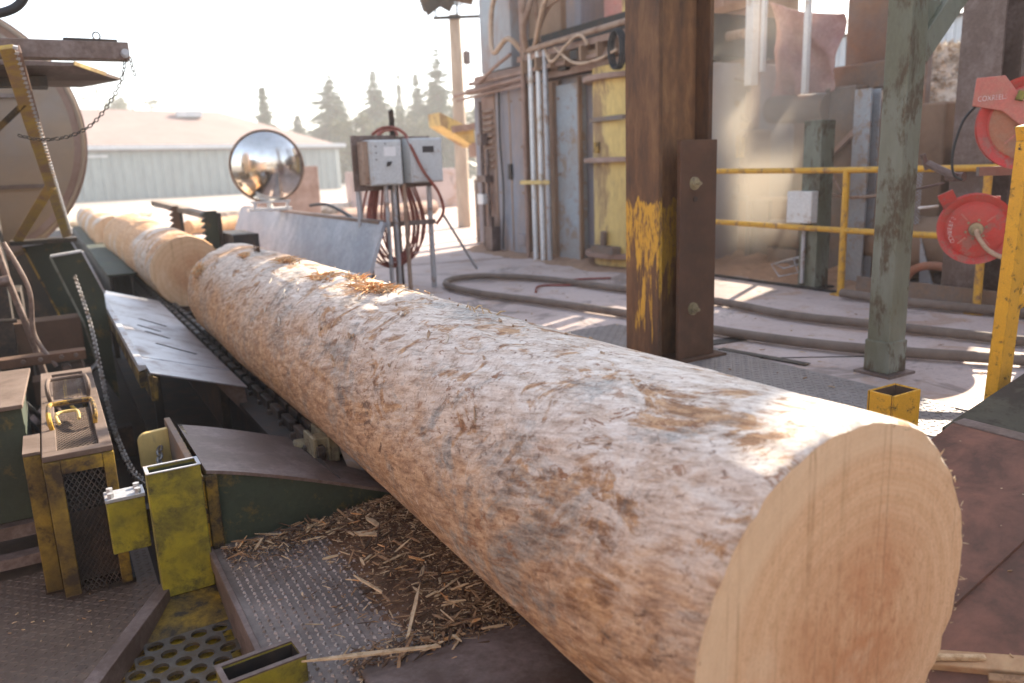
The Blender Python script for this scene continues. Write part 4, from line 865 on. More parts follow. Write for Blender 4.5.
def drift(name, lab, x0, x1, y0, y1, fn, seed, mat='drift'):
    mb = MB(); nx, ny = 40, 70; vs = []; fs = []
    for j in range(ny + 1):
        for i in range(nx + 1):
            x = x0 + (x1 - x0) * i / nx; y = y0 + (y1 - y0) * j / ny; n = noise.noise(Vector((x * 3, y * 3, seed))) * .6 + noise.noise(Vector((x * 11, y * 11, seed))) * .3 + noise.noise(Vector((x * 34, y * 34, seed))) * .12
            vs.append((x, y, fn(x, y) * (1 + n) + n * .012 - .008))
    for j in range(ny):
        for i in range(nx): q = j * (nx + 1) + i; fs.append((q, q + 1, q + nx + 2, q + nx + 1))
    mb.add(vs, fs); solo(name, lab, 'sawdust', mb, mat, ((x0 + x1) / 2, (y0 + y1) / 2, 0), smooth='all', kind='stuff')
drift('sawdust_drift', 'pale sawdust drifted along the foot of the grey machine housing', 4.15, 4.75, 5.6, 8.9, lambda x, y: .05 * max(0, (x - 4.3) / .45) ** 1.5, 3)
drift('sawdust_drift', 'brown sawdust drifted under the railing before the dusty machines', 4.97, 5.85, 3.62, 6.0, lambda x, y: .10 * max(0, (x - 4.95) / .9) ** 1.2, 9)
# ------------------------------------------------------------------ right foreground trough
t = thing('steel_trough', 'brown stained steel trough plate sloping to the right of the log end', 'trough', (2.4, .8, -.3))
def slope_plate(mb, x0, z0, x1, z1, y0, y1, th):
    mb.prism([(x0, z0), (x1, z1), (x1, z1 - th), (x0, z0 - th)], 'y', y0, y1)
mb = MB(); slope_plate(mb, 1.62, -.17, 2.56, .10, 1.0, 1.46, .012); part('upper_plate', mb, 'steel_trough', t, bevel=.002)
mb = MB(); slope_plate(mb, 1.2, -.302, 2.56, .094, -.6, 1.006, .012); part('lower_plate', mb, 'steel_trough', t, bevel=.002)
mb = MB(); mb.box(2.55, 2.62, -.6, 1.46, -.04, .102); mb.box(1.7, 2.56, 1.462, 1.475, -.4, -.1); part('edge_angle', mb, 'steel_brown', t, bevel=.003)
mb = MB(); mb.box(1.64, 2.5, -.5, 1.4, -.5, -.42); part('support', mb, 'steel_black', t)
mb = MB(); mb.add([(2.56, 1.50, .07), (3.1, 1.50, .19), (3.4, 1.1, .19), (2.8, 1.0, .06), (2.56, 1.50, .0), (3.1, 1.50, .0), (3.4, 1.1, .0), (2.8, 1.0, .0)], [(0, 1, 2, 3), (4, 7, 6, 5), (0, 4, 5, 1), (1, 5, 6, 2), (2, 6, 7, 3), (3, 7, 4, 0)])
solo('sloping_cover', 'dark olive sloping steel cover at the foot of the yellow post', 'cover plate', mb, 'olive', (2.9, 1.3, 0), bevel=.003)
for (a, b_, w, h, mt, lab) in (((1.62, 1.02, -.19), (2.05, .35, -.06), .08, .03, 'wood_slab', 'split yellow brown slab lying in the trough at bottom right'), ((1.66, .82, -.15), (1.95, .38, -.06), .03, .02, 'chip_mid', 'dark splintered stick lying in the trough over the slab'), ((1.6, .98, -.16), (1.72, .86, -.14), .016, .012, 'chip_light', 'short pale stick by the cut log end in the trough')):
    mb = MB(); mb.bar(a, b_, w, h); solo('wood_offcut', lab, 'wood offcut', mb, mt, a, bevel=.004, group='offcuts in the trough')
t = thing('stub_post', 'short orange yellow tube stub standing behind the near log end', 'post', (2.43, 1.6, 0))
mb = MB(); m4 = Matrix.Translation((2.43, 1.60, 0)) @ Matrix.Rotation(R(0), 4, 'Z'); q = MB(); q.hss(-.075, .075, -.05, .05, -.1, .205, .008); mb.add([m4 @ V3(v) for v in q.v], q.f)
part('tube', mb, 'yellow_orange', t, bevel=.004)
mb = MB(); q = MB(); q.hss(-.0665, .0665, -.0415, .0415, -.1, .2, .002); mb.add([m4 @ V3(v) for v in q.v], q.f); part('inner_wall', mb, 'rust', t)
mb = MB(); mb.box(2.3, 2.56, 1.5, 1.7, -.01, .012); part('base_plate', mb, 'steel_brown', t)
t = thing('guard_post', 'tall chipped yellow guard post with a slanting brace at the right edge', 'post', (3.06, 1.62, 0))
mb = MB(); mb.bar((3.075, 1.60, .012), (3.125, 1.60, 1.02), .085, .05, (0, 1, 0)); part('upright', mb, 'yellow_orange', t, bevel=.004)
mb = MB(); mb.bar((3.12, 1.60, .42), (3.5, 1.5, .62), .05, .05); part('brace', mb, 'yellow_orange', t, bevel=.004)
mb = MB(); mb.bar((3.09, 1.61, 1.045), (3.7, 1.4, 1.2), .06, .055); part('top_rail', mb, 'yellow_orange', t, bevel=.004)
mb = MB(); mb.box(2.98, 3.16, 1.57, 1.7, .0, .012); part('base_plate', mb, 'steel_brown', t)

# ------------------------------------------------------------------ columns
t = thing('steel_column', 'big rusty steel column with a worn yellow paint band and bolted side plate', 'column', (2.68, 3.05, 0))
cx, cy = 2.715, 3.08
mb = MB(); mb.box(cx - .17, cx - .146, cy - .125, cy + .125, .02, 5); part('flange', mb, 'col_rust', t, bevel=.003)
mb = MB(); mb.box(cx + .146, cx + .17, cy - .125, cy + .125, .02, 5); part('flange', mb, 'col_rust', t, bevel=.003)
mb = MB(); mb.box(cx - .146, cx + .146, cy - .03, cy - .01, .02, 5); part('web', mb, 'col_web', t)
mb = MB(); mb.box(2.645, 2.882, cy - .165, cy - .14, .02, 1.09); part('bolted_plate', mb, 'rust', t, bevel=.003)
mb = MB(); mb.box(2.80, 2.82, cy - .138, cy - .032, .02, 1.09); part('stiffener', mb, 'rust', t)
for z in (.885, .27):
    mb = MB(); mb.lathe((2.735, cy - .165, z), (0, -1, 0), [(.032, 0), (.032, .006), (.022, .006), (.022, .02), (0, .02)], 20); mb.cyl((2.735, cy - .165, z), (2.735, cy - .21, z), .009, 10); part('bolt', mb, 'brass', t)
mb = MB(); mb.cyl((2.74, cy - .16, .81), (2.74, cy - .17, .81), .013, 12); part('bolt_hole', mb, 'steel_black', t)
mb = MB(); mb.box(2.48, 2.94, 2.88, 3.26, .0, .018); part('base_plate', mb, 'rust', t)
t = thing('steel_column', 'weathered green square column with a diagonal brace near the top', 'column', (3.27, 2.21, 0))
mb = MB(); mb.box(3.205, 3.325, 2.15, 2.265, .012, 5); part('tube', mb, 'green_col', t, bevel=.008)
mb = MB(); mb.box(3.199, 3.331, 2.144, 2.271, .012, .16); part('foot_sleeve', mb, 'green_col', t, bevel=.006)
mb = MB(); mb.box(3.17, 3.36, 2.115, 2.30, .0, .012); part('base_plate', mb, 'steel_brown', t)
mb = MB(); mb.bar((3.31, 2.205, 1.40), (3.75, 2.19, 1.86), .09, .10, (-1, 0, 1)); part('brace', mb, 'green_col', t, bevel=.005)
mb = MB(); mb.prism([(3.327, 1.40), (3.327, 1.62), (3.50, 1.62)], 'y', 2.18, 2.235); part('gusset', mb, 'green_col', t)
for (x, y, lab, w) in ((5.13, 2.90, 'dark steel H column behind the two red hose reels', .22), (5.80, 3.12, 'dark steel H column cut off by the right edge of the picture', .2)):
    t = thing('steel_column', lab, 'column', (x, y, 0)); mb = MB(); mb.hbeam(x, y, 0.0, 5, w, .26, .016); part('h_beam', mb, 'steel_brown' if x > 5 else 'steel_dark', t)
    mb = MB(); mb.box(x - .13, x + .13, y - .15, y + .15, 0, .012); part('base_plate', mb, 'steel_dark', t)

# ------------------------------------------------------------------ hose reels
def text_arc(mb, txt, c, u, w, nrm, rad, a0, a1, size):
    cu = bpy.data.curves.new('t', 'FONT'); 
    for k, ch in enumerate(txt):
        cu.body = ch; cu.size = size; cu.align_x = 'CENTER'; cu.extrude = .0008
        to = bpy.data.objects.new('t', cu); COL.objects.link(to)
        dg = bpy.context.evaluated_depsgraph_get(); me = bpy.data.meshes.new_from_object(to.evaluated_get(dg))
        a = a0 + (a1 - a0) * k / (len(txt) - 1); rd = u * math.cos(a) + w * math.sin(a); tg = u * math.sin(a) - w * math.cos(a)
        # letters read upwards along the arc: their feet towards the rim
        mb.add([c + rd * rad + tg * (-v.co.x) * -1 + rd * (-v.co.y) * 1 + nrm * v.co.z for v in me.vertices], [tuple(p.vertices) for p in me.polygons])
        bpy.data.objects.remove(to); bpy.data.meshes.remove(me)
    bpy.data.curves.remove(cu)
def hose_reel(c, r, lab, reds, arm_pts, txt):
    c = V3(c); ax = Vector((-.84, -.54, .0)).normalized(); u = Vector((-ax.y, ax.x, 0)).normalized() * -1; w = Vector((0, 0, 1))
    if u.dot(Vector((.87, -.5, 0))) < 0: u = -u
    t = thing('hose_reel', lab, 'hose reel', c, 'red hose reels')
    mb = MB(); mb.lathe(c, ax, [(0, -.012), (r * .80, -.012), (r * .93, .004), (r, .012), (r, .020), (r * .92, .016), (r * .80, -.002), (r * .78, .0), (0, .0)], 56); part('front_flange', mb, reds[0], t, smooth=True)
    mb = MB(); mb.lathe(c, ax, [(0, .001), (r * .74, .001), (r * .76, .004), (r * .70, .008), (0, .006)], 56); part('drum_face', mb, reds[1], t, smooth=True)
    mb = MB(); mb.lathe(c - ax * .13, ax, [(0, -.01), (r * .93, -.01), (r, -.02), (r, -.012), (r * .93, .0), (0, .0)], 56); part('back_flange', mb, reds[0], t, smooth=True)
    mb = MB()
    for k in range(5): mb.lathe(c - ax * (.025 + .02 * k), ax, [(r * .84, -.009), (r * .86, 0), (r * .84, .009), (r * .7, .009), (r * .7, -.009)], 40)
    part('wound_hose', mb, 'hose_black', t, smooth=True)
    mb = MB(); mb.lathe(c, ax, [(0, .03), (r * .09, .03), (r * .09, .022), (r * .19, .02), (r * .2, .005), (r * .2, 0)], 12); part('hub', mb, 'brass', t)
    for k in range(6):
        a = k * math.pi / 3 + .3; d = u * math.cos(a) + w * math.sin(a); mb = MB(); mb.cyl(c + d * r * .27, c + d * r * .27 + ax * .014, .007, 6); part('bolt', mb, 'brass', t)
    for a in (.7, 2.3, 3.9, 5.4):
        mb = MB(); d = u * math.cos(a) + w * math.sin(a); mb.bar(c + d * r * .34 + ax * .008, c + d * r * .6 + ax * .008, .008, .006, ax); part('pressed_rib', mb, 'red_dusty', t)
    if arm_pts:
        mb = MB(); k = len(arm_pts); fr = [c + u * (a * r) + w * (b_ * r) + ax * .035 for a, b_ in arm_pts]; bk = [p - ax * .03 for p in fr]
        mb.add(fr + bk, [tuple(range(k)), tuple(reversed(range(k, 2 * k)))] + [(i, (i + 1) % k, k + (i + 1) % k, k + i) for i in range(k)]); part('guide_arm', mb, 'red_dusty', t, bevel=.003)
    mb = MB(); mb.bar(c - ax * .16 - w * r * .9 + u * .04, c - ax * .16 + w * r * .9 + u * .04, .14, .012, ax); part('back_plate', mb, reds[0], t)
    return t, c, ax, u, w
t, c, ax, u, w = hose_reel((4.225, 2.385, .585), .182, 'lower red hose reel with a brass coloured hub and tan hose', ('red', 'red'), None, None)
mb = MB(); text_arc(mb, 'COXREELS', c + ax * .009, u, w, ax, .132, R(211), R(152), .030); part('lettering', mb, 'faded_letter', t)
mb = MB(); P0 = c + ax * .03 - w * .03; mb.tube(catmull([c + ax * .03, c + ax * .05 - w * .05 + u * .02, c + ax * .05 - w * .11 + u * .07, c + ax * .04 - w * .145 + u * .15, c + ax * .03 - w * .15 + u * .3], 8), .012, 10); part('outlet_hose', mb, 'hose_tan', t, smooth=True)
mb = MB(); mb.bar(c + u * -.17 + w * .13 - ax * .08, c + u * -.10 + w * .165 - ax * .08, .09, .05, ax); part('side_bracket', mb, 'red', t)
mb = MB(); mb.cyl(c + u * -.18 + w * .12 - ax * .05, c + u * -.28 + w * .11 - ax * .05, .007, 8); part('outlet_nozzle', mb, 'white_bar', t)
t, c, ax, u, w = hose_reel((3.955, 2.03, 1.105), .212, 'upper larger red hose reel with a slanting guide arm and dusty orange drum', ('red', 'orange_face'), [(-1.08, 1.0), (-1.12, .42), (-.55, .28), (-.12, -.1), (-.12, -1.05), (.22, -1.05), (.24, .12), (-.18, .5), (-.55, 1.02)], None)
mb = MB()
cu = bpy.data.curves.new('t', 'FONT'); cu.body = 'COXREELS'; cu.size = .042; cu.extrude = .0008; to = bpy.data.objects.new('t', cu); COL.objects.link(to)
me = bpy.data.meshes.new_from_object(to.evaluated_get(bpy.context.evaluated_depsgraph_get())); sl_ = Vector(u) * .98 + w * .05
mb.add([c + u * (-1.03 * .212) + w * (.50 * .212) + ax * .0365 + sl_ * (v.co.x * .60) + w * v.co.y * .8 + ax * v.co.z for v in me.vertices], [tuple(p.vertices) for p in me.polygons]); bpy.data.objects.remove(to)
part('lettering', mb, 'faded_letter', t)
mb = MB(); mb.cbox(c + u * -.05 + w * .12 + ax * .04, (.03, .03, .04), (.3, .2, .5)); part('yellow_clip', mb, 'yellow_bright', t)
mb = MB(); mb.tube(catmull([c + u * -.22 + w * .09, c + u * -.27 + w * .02 , c + u * -.30 - w * .12, c + u * -.29 - w * .22, c + u * -.25 - w * .25], 8), .006, 8)
solo('cable', 'thin black cable drooping beside the upper hose reel', 'cable', mb, 'hose_black', c, smooth=True)
t = thing('reel_bracket', 'grey steel bracket holding both red hose reels', 'bracket', (4.25, 2.2, 0))
mb = MB(); mb.bar((4.15, 2.36, .885), (4.5, 2.02, .885), .05, .045); part('arm', mb, 'grey_dust', t)
mb = MB(); mb.box(4.38, 4.44, 2.06, 2.12, 0, .86); part('upright', mb, 'grey_dust', t)
mb = MB(); mb.box(4.30, 4.36, 2.00, 2.06, 0.02, 1.3); part('upright', mb, 'galv', t)
mb = MB()
a = V3((4.05, 2.52, .89))
mb.cyl((4.1, 2.60, .93), (4.1, 2.44, .86), .02, 10); mb.cyl((4.08, 2.62, .98), (4.1, 2.60, .9), .014, 10); mb.cyl((4.12, 2.5, .86), (4.12, 2.41, .86), .024, 10); mb.cyl((4.0, 2.6, .8), (4.1, 2.5, .83), .007, 8)
part('valve', mb, 'steel_brown', t)

# ------------------------------------------------------------------ yellow railing
t = thing('railing', 'yellow two bar safety railing in front of the dusty machines', 'railing', (4.9, 3.7, 0))
for z in (.885, .465):
    mb = MB(); mb.tube([(4.92, 5.6, z + .012), (4.9, 3.7, z), (4.92, 2.62, z)], .021, 12); part('rail', mb, 'yellow_rail', t, smooth=True)
for y in (3.7, 5.5, 2.72):
    mb = MB(); mb.cyl((4.9, y, .0), (4.9, y, .885), .024, 12); mb.box(4.85, 4.95, y - .05, y + .05, 0, .01); part('post', mb, 'yellow_rail', t, smooth=True)
mb = MB(); mb.box(4.965, 4.985, 2.3, 3.62, 0, .14); part('kick_plate', mb, 'grey_dust', t)
mb = MB(); mb.box(4.93, 4.96, 3.75, 5.6, 0, .02); solo('floor_edge_strip', 'thin dark steel strip on the floor below the railing', 'edge strip', mb, 'steel_dark', (4.94, 4.5, 0))

# ------------------------------------------------------------------ hoses on the floor
mb = MB(); mb.tube(catmull([(4.6, .6, .035), (4.33, 1.6, .035), (4.21, 2.08, .035), (4.02, 2.82, .035), (3.9, 3.3, .035), (3.93, 3.95, .035), (3.80, 4.8, .035), (3.66, 5.75, .035), (3.36, 6.28, .035), (3.05, 6.3, .035), (2.86, 6.0, .035), (2.86, 5.45, .035), (3.0, 4.85, .035), (3.17, 4.05, .035), (3.24, 3.3, .035), (3.36, 2.75, .035), (3.56, 2.3, .035), (3.83, 1.87, .035), (4.3, 1.0, .035), (4.6, .3, .035)], 10), .027, 12)
solo('rubber_hose', 'thick grey brown hose doubled back in a loop across the concrete', 'hose', mb, 'hose_grey', (3.5, 4, 0), smooth=True)
mb = MB(); mb.tube(catmull([(4.78, 3.6, .04), (4.78, 3.1, .04), (4.88, 2.6, .04), (5.1, 2.1, .04), (5.5, 1.6, .04)], 10), .03, 12)
solo('rubber_hose', 'straight grey hose lying below the railing kick plate', 'hose', mb, 'hose_grey', (4.8, 3, 0), smooth=True)
mb = MB(); mb.tube(catmull([(4.2, 5.5, .012), (3.9, 5.65, .012), (3.75, 5.4, .012), (3.5, 5.55, .012), (3.3, 5.3, .012)], 8), .009, 8)
solo('air_line', 'thin red air line lying between the two runs of floor hose', 'hose', mb, 'hose_red', (3.8, 5.5, 0), smooth=True)
mb = MB(); mb.bar((3.3, 3.12, .004), (3.02, 3.15, .004), .1, .003); mb.bar((3.02, 3.0, .0075), (3.1, 2.5, .0075), .05, .003); solo('oil_stain', None, None, mb, 'steel_dark', (3.1, 3, 0), kind='structure')

# ------------------------------------------------------------------ deflector plate, mirror, control boxes
t = thing('deflector_plate', 'scuffed blue grey steel deflector plate leaning along the far side of the log', 'steel plate', (2.2, 7.6, 0))
mb = MB(); mb.add([(2.22, 5.72, .62), (2.2, 10.6, .615), (2.0, 10.6, .1), (2.02, 5.72, .1), (2.245, 5.72, .61), (2.225, 10.6, .605), (2.025, 10.6, .09), (2.045, 5.72, .09)],
  [(0, 1, 2, 3), (4, 7, 6, 5), (0, 4, 5, 1), (3, 2, 6, 7), (0, 3, 7, 4), (1, 5, 6, 2)]); part('plate', mb, 'galv_plate', t)
mb = MB(); mb.box(2.205, 2.26, 5.8, 10.5, .60, .626)
for y in (6.2, 8.0, 9.9): mb.bar((2.27, y, 0), (2.235, y, .58), .06, .05)
part('stiffener', mb, 'steel_brown', t)
t = thing('convex_mirror', 'round convex mirror on a short bracket above the deflector plate', 'mirror', (2.1, 8.6, .65))
cm = Vector((2.09, 8.6, 1.085)); axm = Vector((-.30, -.95, -.03)).normalized(); rm = .367
prof = [(rm * math.sin(a) / math.sin(R(38)), rm / math.sin(R(38)) * (math.cos(a) - math.cos(R(38)))) for a in np.linspace(0, R(38), 18)]
mb = MB(); mb.lathe(cm, axm, prof, 64); part('mirror_face', mb, 'mirror', t, smooth='all')
mb = MB(); mb.lathe(cm, axm, [(rm * .97, -.03), (rm * 1.03, -.02), (rm * 1.035, .004), (rm * 1.0, .012), (rm * .985, .002)], 64); part('rim', mb, 'pipe_tan', t, smooth=True)
mb = MB(); mb.lathe(cm, axm, [(0, -.05), (rm * .6, -.045), (rm * .99, -.02)], 40); part('back_shell', mb, 'dark_plastic', t, smooth=True)
mb = MB(); mb.cyl((2.09, 8.63, .62), (2.09, 8.63, .8), .028, 12); mb.bar((2.09, 8.66, .7), (2.09, 8.66, 1.0), .05, .03); mb.box(1.86, 2.30, 8.56, 8.70, .63, .66); mb.box(1.90, 1.93, 8.55, 8.57, .63, .72); mb.box(2.24, 2.27, 8.55, 8.57, .63, .72); mb.box(1.88, 2.29, 8.55, 8.57, .715, .735)
part('bracket', mb, 'white_bar', t)
mb = MB(); mb.tube(catmull([(2.22, 7.6, .70), (2.22, 7.1, .72), (2.24, 6.7, .66), (2.26, 6.45, .60)], 8), .014, 8)
solo('cable', 'dark cable arching over the top edge of the deflector plate', 'cable', mb, 'hose_black', (2.22, 7, .7), smooth=True)

t = thing('control_cabinet_stand', 'two grey electrical cabinets on a pipe leg stand', 'control cabinet', (2.5, 6.15, 0))
mb = MB(); mb.box(2.165, 2.53, 6.15, 6.17, .845, 1.275); part('back_board', mb, 'steel_brown', t)
mb = MB(); mb.box(2.56, 2.85, 6.17, 6.19, .86, 1.265); part('back_board', mb, 'steel_brown', t)
for (xa, xb, za, zb) in ((2.25, 2.52, .885, 1.235), (2.595, 2.875, .895, 1.245)):
    mb = MB(); mb.box(xa, xb, 6.0, 6.148 if xa < 2.5 else 6.168, za, zb); bx = part('cabinet', mb, 'cab_grey', t, bevel=.006)
    mb = MB(); mb.box(xa + .012, xb - .008, 5.984, 5.999, za + .01, zb - .01); d = part('door', mb, 'cab_grey', bx, bevel=.005)
    WL[bx.name] = WL[t.name]
    if xa < 2.5:
        mb = MB(); mb.box(xa + .115, xa + .215, 5.982, 5.9835, za + .225, za + .295); part('white_label', mb, 'label_white', bx)
        mb = MB(); mb.lathe((xa + .15, 5.984, za + .165), (0, -1, 0), [(.018, 0), (.018, .006), (0, .006)], 20); mb.cbox((xa + .15, 5.972, za + .165), (.012, .014, .05), (0, .9, 0)); part('rotary_switch', mb, 'dark_plastic', bx)
        mb = MB()
        for z in (.2, .25, .3): mb.cbox((xa + .05, 5.982, za + z), (.008, .003, .012))
        mb.cbox((xa + .13, 5.982, za + .32), (.012, .003, .008)); part('marking', mb, 'dark_plastic', bx)
        mb = MB(); mb.box(xa - .045, xa - .003, 6.02, 6.14, za + .01, zb - .01); part('side_housing', mb, 'pipe_tan', t)
    else:
        mb = MB(); mb.box(xa + .10, xa + .20, 5.982, 5.9835, za + .235, za + .285); part('display_window', mb, 'dark_plastic', bx)
for x in (2.21, 2.83):
    mb = MB(); mb.cyl((x, 6.2, 0), (x, 6.2, .9), .022, 12); part('leg', mb, 'galv', t, smooth=True)
mb = MB(); mb.hbeam(2.57, 6.32, 0, 1.2, .05, .06, .008); part('leg', mb, 'grey_dust', t)
for (x, y) in ((2.40, 6.08), (2.47, 6.08), (2.55, 6.06)):
    mb = MB(); mb.cyl((x, y, 0), (x, y, .89), .017, 10); part('conduit', mb, 'galv' if x < 2.5 else 'pipe_tan', t, smooth=True)
mb = MB(); mb.box(2.2, 2.86, 6.165, 6.18, .545, .585)
part('strut_channel', mb, 'steel_brown', t)
mb = MB(); mb.box(2.52, 2.56, 6.2, 6.22, 1.2, 1.47)
for z in (1.3, 1.38, 1.45): mb.box(2.53, 2.55, 6.192, 6.199, z, z + .03)
part('top_channel', mb, 'steel_black', t)
t = thing('hose_coil', 'red rubber hose hung in loose coils below the grey cabinets', 'hose', (2.5, 6.1, .7))
mb = MB()
for k in range(9):
    cx_ = 2.52 + .012 * math.sin(k * 2.1); w_ = .10 + .021 * k; lo = .22 + .012 * ((k * 5) % 9) - .008 * k; yy = 6.205 + .011 * ((k * 4) % 9)
    mb.tube(catmull([(cx_ - w_ * .75, yy, .86), (cx_ - w_ * .97, yy, .66), (cx_ - w_, yy, .50), (cx_ - w_ * .72, yy, lo + .09), (cx_ - .02, yy, lo), (cx_ + w_ * .72, yy, lo + .09), (cx_ + w_, yy, .50), (cx_ + w_ * .97, yy, .66), (cx_ + w_ * .7, yy, .88)], 6), .0095, 8)
part('coils', mb, 'hose_red', t, smooth=True)
mb = MB(); mb.tube(catmull([(2.36, 6.2, 1.28), (2.42, 6.17, 1.325), (2.52, 6.15, 1.335), (2.60, 6.1, 1.28), (2.61, 5.98, 1.15), (2.68, 5.95, .98), (2.8, 5.96, .82), (2.86, 6.0, .66), (2.84, 6.1, .55)], 8), .013, 10); part('loose_end', mb, 'hose_red', t, smooth=True)
mb = MB(); mb.tube([(2.43, 6.25, 1.285), (2.46, 6.2, 1.32), (2.54, 6.2, 1.33), (2.59, 6.25, 1.285)], .02, 8); part('hanger', mb, 'red_panel', t, smooth=True)
mb = MB(); mb.bar((2.86, 6.0, .62), (3.25, 6.2, .12), .016, .016); solo('prop_stick', 'thin pale rod leaning against the cabinet stand', 'rod', mb, 'galv', (3.2, 6.2, .1))

# ------------------------------------------------------------------ machinery hall in the middle
t = thing('debarker_housing', 'tall dusty grey machine housing with sheet panels and pipe racks behind the rusty column', 'machine housing', (5.6, 7.4, 0))
mb = MB(); mb.box(4.78, 6.6, 5.62, 9.0, 0, 1.86); part('body', mb, 'grey_panel', t, bevel=.01)
mb = MB(); mb.box(4.66, 4.775, 7.62, 8.25, .02, 1.84); part('panel', mb, 'grey_panel', t, bevel=.006)
mb = MB(); mb.box(4.70, 4.775, 6.62, 7.05, .02, 1.78); part('panel', mb, 'grey_blue', t, bevel=.006)
mb = MB(); mb.box(4.68, 4.775, 8.3, 8.62, .02, 1.8); part('panel', mb, 'rust_light', t, bevel=.006)
mb = MB(); mb.box(4.74, 4.776, 7.06, 7.6, .02, 1.84); part('recess_panel', mb, 'rust_dust', t)
mb = MB()
for z in np.arange(1.0, 1.7, .07): mb.cbox((4.66, 8.45, z), (.03, .24, .03), (0, .5, 0))
part('louvre', mb, 'pipe_tan', t)
mb = MB(); mb.box(4.66, 4.74, 5.7, 8.98, 1.86, 1.93); mb.box(4.55, 4.66, 5.7, 7.55, 2.06, 2.12); mb.box(4.56, 4.60, 5.7, 8.7, 1.94, 1.98)
part('top_beam', mb, 'rust_light', t, bevel=.005)
mb = MB(); mb.box(4.70, 6.4, 5.7, 7.6, 1.93, 2.30); part('upper_body', mb, 'steel_dark', t)
mb = MB(); mb.box(4.72, 6.4, 7.6, 8.85, 1.93, 2.06); part('upper_skirt', mb, 'rust_light', t)
mb = MB(); mb.box(4.72, 5.6, 7.95, 8.66, 2.07, 3.2); part('upper_cabinet', mb, 'panel_blue', t, bevel=.01)
mb = MB(); mb.box(4.95, 6.0, 7.3, 7.94, 2.3, 3.3); part('upper_duct', mb, 'rust_dust', t, bevel=.01)
mb = MB(); mb.box(5.0, 5.06, 6.15, 6.62, 2.3, 3.1); part('red_panel', mb, 'red_panel', t)
mb = MB(); mb.box(4.72, 4.78, 5.66, 5.98, 2.14, 3.1); part('yellow_panel', mb, 'yellow_pale', t)
mb = MB(); mb.box(4.78, 5.4, 6.7, 6.95, 2.3, 3.2); part('upper_post', mb, 'grey_panel', t)
mb = MB(); mb.cyl((4.52, 5.6, 2.17), (4.52, 7.3, 2.15), .028, 10); part('rack_pipe', mb, 'pipe_tan', t, smooth=True)
mb = MB(); mb.cyl((4.6, 5.7, 2.0), (4.6, 7.1, 2.0), .022, 10); mb.cyl((4.62, 5.7, 1.95), (4.62, 7.0, 1.94), .016, 10); part('rack_pipe', mb, 'rust_dust', t, smooth=True)
mb = MB(); mb.cyl((4.56, 7.45, 1.90), (4.56, 9.1, 1.86), .02, 10); mb.cyl((4.56, 7.45, 1.83), (4.56, 9.0, 1.80), .016, 10); part('rack_pipe', mb, 'rust_light', t, smooth=True)
for (y, ztop, mt) in ((7.45, 2.9, 'rust_light'), (7.30, 2.14, 'white_bar'), (7.15, 2.14, 'white_bar'), (7.02, 2.12, 'galv')):
    mb = MB(); mb.cyl((4.56, y, .0), (4.56, y, ztop), .026, 12); part('conduit', mb, mt, t, smooth=True)
mb = MB(); mb.cyl((4.56, 7.42, 2.05), (4.56, 7.40, 2.9), .026, 12); mb.tube(catmull([(4.56, 7.45, 2.88), (4.56, 7.44, 2.93), (4.56, 7.40, 2.9)], 6), .026, 10); part('conduit_bend', mb, 'pipe_tan', t, smooth=True)
mb = MB(); mb.box(4.52, 4.53, 6.94, 7.52, .80, .84)
for y in (7.45, 7.30, 7.15, 7.02): mb.cbox((4.535, y, .82), (.02, .075, .045))
part('pipe_clamp', mb, 'yellow_pale', t)
mb = MB()
for (y, zt_) in ((8.55, 1.75), (8.42, 1.2)): mb.cyl((4.62, y, .05), (4.62, y, zt_), .022, 8)
mb.box(4.56, 4.66, 8.38, 8.6, .82, .9); mb.box(4.56, 4.65, 8.44, 8.54, 1.25, 1.38); mb.box(4.55, 4.66, 8.25, 8.42, .02, .30); mb.cyl((4.58, 8.3, .3), (4.58, 8.3, .42), .03, 10)
part('valve_piping', mb, 'steel_brown', t)
mb = MB(); mb.box(4.57, 4.66, 8.48, 8.62, .56, .68); part('junction_box', mb, 'white_bar', t, bevel=.006)
mb = MB(); mb.box(4.63, 4.66, 7.63, 7.78, .12, .24); part('junction_box', mb, 'grey_panel', t, bevel=.006)
mb = MB(); mb.lathe((5.03, 6.12, 0), (0, 0, 1), [(.44, 0.03), (.44, 1.86)], 48); tk = part('yellow_tank', mb, 'yellow_pale', t, smooth=True)
for z in (.11, 1.0, 1.74):
    mb = MB(); mb.lathe((5.03, 6.12, z), (0, 0, 1), [(.442, 0), (.53, 0), (.535, .02), (.53, .045), (.442, .045)], 48); f = part('tank_flange', mb, 'rust_light', t, smooth=True)
mb = MB(); mb.cbox((4.57, 6.02, 1.39), (.04, .5, .04)); part('tank_handle', mb, 'grey_dust', t)
mb = MB(); mb.cyl((4.56, 6.1, .16), (4.55, 6.06, .36), .032, 10); mb.cbox((4.56, 6.05, .19), (.1, .34, .07)); part('tank_valve', mb, 'grey_dust', t)
mb = MB(); mb.cbox((4.585, 6.2, 1.14), (.03, .08, .1)); part('yellow_knob', mb, 'yellow', t, bevel=.01)
